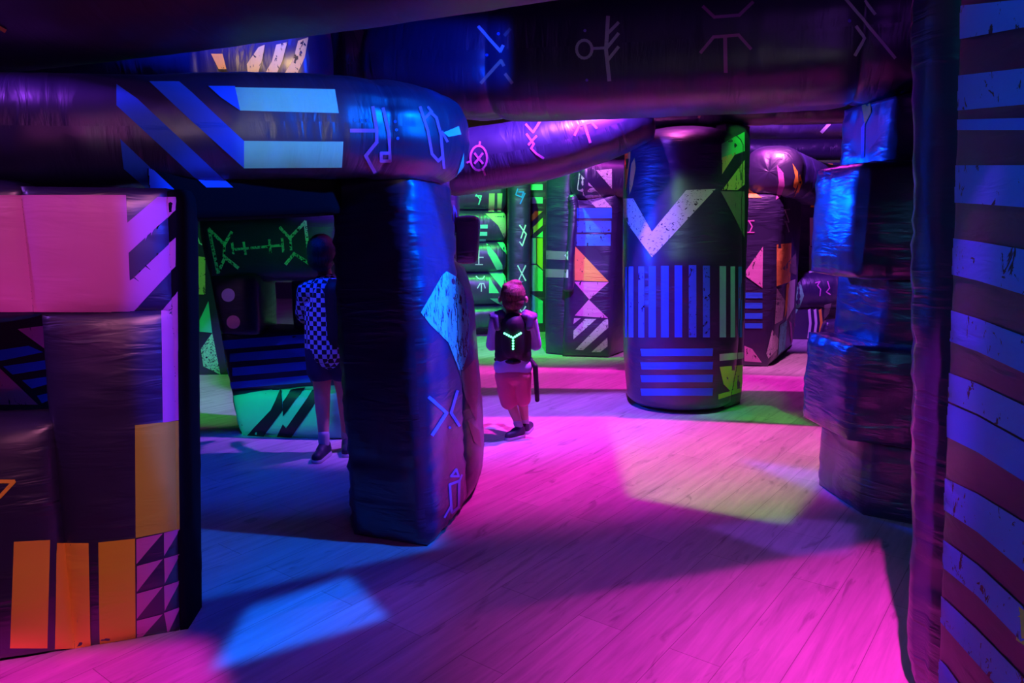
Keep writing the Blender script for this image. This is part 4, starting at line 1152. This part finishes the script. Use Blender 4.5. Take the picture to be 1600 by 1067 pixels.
masked_light('green_floor_back', (0.1, 8.2, 3.8), fp((730, 556), (975, 562), (990, 500), (730, 500)), GRN, 330, softs=[0.01, .05, .05, .05])
masked_light('green_symbol_fill', (-1.4, 3.75, 1.4), [P(310, 350, 5.0), P(530, 335, 5.0), P(530, 425, 5.0), P(320, 435, 5.0)], (0.03, 1.0, 0.2), 8, 0.05)  # added light that makes the barrier's green symbol stand out
# violet wash
area('violet_wash', (0.6, 0.2, 3.2), (0.8, 5.5, 2.2), 0.8, VIO, 7)  # added dim fill, so prints keep some colour
spot('violet_tube', (0.55, 4.95, 3.1), (0.1, 5.7, 2.0), 95, (0.30, 0.07, 1.0), 1000, 0.6)
area('violet_back', (1.6, 7.6, 4.2), (1.6, 8.2, 0), 1.2, (0.8, 0.04, 0.8), 60)
spot('violet_arch', (3.0, 7.0, 3.7), (3.4, 8.7, 2.6), 70, (0.45, 0.08, 1.0), 1100, 0.5)
masked_light('violet_post', (0.8, 6.7, 3.3), [P(886, 255, 8.3), P(985, 255, 8.3), P(985, 560, 8.3), P(886, 560, 8.3)], (0.7, 0.20, 1.0), 260, 0.04)
spot('pink_arch', (2.3, 6.9, 3.6), (2.75, 8.0, 1.8), 60, (1.0, 0.20, 0.8), 700, 0.5)
masked_light('pale_wall', (-0.6, 0.5, 2.5), [P(-400, 300, 2.3), P(279, 300, 2.55), P(279, 1000, 2.5), P(-400, 1040, 2.0)], (1.0, 0.26, 0.52), 108, 0.03)  # added fill that brings out the wall prints' own colours
masked_light('magenta_sill', (-1.0, 0.4, 1.2), [P(-300, 430, 2.2), P(150, 440, 2.5), P(60, 600, 2.4), P(-300, 700, 2.2)], MAG, 40, 0.25)
spot('violet_edge', (-3.2, 1.5, 2.7), (-2.0, 2.4, 2.0), 50, (0.4, 0.1, 1.0), 90, 0.5)
spot('green_column', (2.6, 5.4, 3.2), (1.85, 6.1, 1.4), 40, (0.1, 1.0, 0.15), 60, 0.4)
masked_light('pale_column', (0.6, 2.5, 2.05), [P(975, 285, 5.8), P(1130, 285, 5.8), P(1130, 410, 5.8), P(975, 410, 5.8)], (0.32, 0.75, 0.30), 110, 0.05)
masked_light('pale_beam', (0.0, 0.9, 1.9), [P(-400, 110, 2.3), P(-400, 290, 2.3), P(700, 290, 3.4), P(700, 120, 3.4)], (0.75, 0.5, 0.72), 13, 0.05)  # added weak fill along the doorway beam
masked_light('pale_bars', (0.3, 0.9, 1.9), [P(366, 120, 2.8), P(366, 275, 2.8), P(560, 275, 3.0), P(560, 120, 3.0)], (0.75, 0.75, 0.45), 42, 0.03)  # added fill so the teal bars look teal under blue
masked_light('blue_corner', (0.6, 1.1, 2.3), [P(196, 306, 2.5), P(277, 306, 2.55), P(282, 835, 2.55), P(262, 815, 2.55), P(236, 720, 2.5), P(210, 655, 2.5)], BLU, 420, 0.02)
masked_light('purple_floor', (0.25, 0.2, 2.9), fp((560, 1200), (1150, 1200), (1100, 820), (720, 830)), (0.6, 0.07, 0.8), 170, 0.4)  # soft fill added to lift the foreground floor
masked_light('green_strip', (2.6, 5.4, 3.2), fp((1085, 652), (1270, 664), (1200, 632), (1100, 640)), GRN, 160, 0.01)
masked_light('violet_sheen', (-1.9, 1.7, 2.7), [P(-200, 95, 2.4), P(170, 95, 2.5), P(120, 170, 2.5), P(-200, 175, 2.4)], VIO, 90, 0.08)

SC.view_settings.view_transform = 'Standard'
SC.view_settings.look = 'None'
SC.view_settings.exposure = 0
SC.view_settings.gamma = 1
SC.view_settings.use_curve_mapping = False
SC.cycles.use_denoising = True
SC.cycles.sample_clamp_indirect = 4
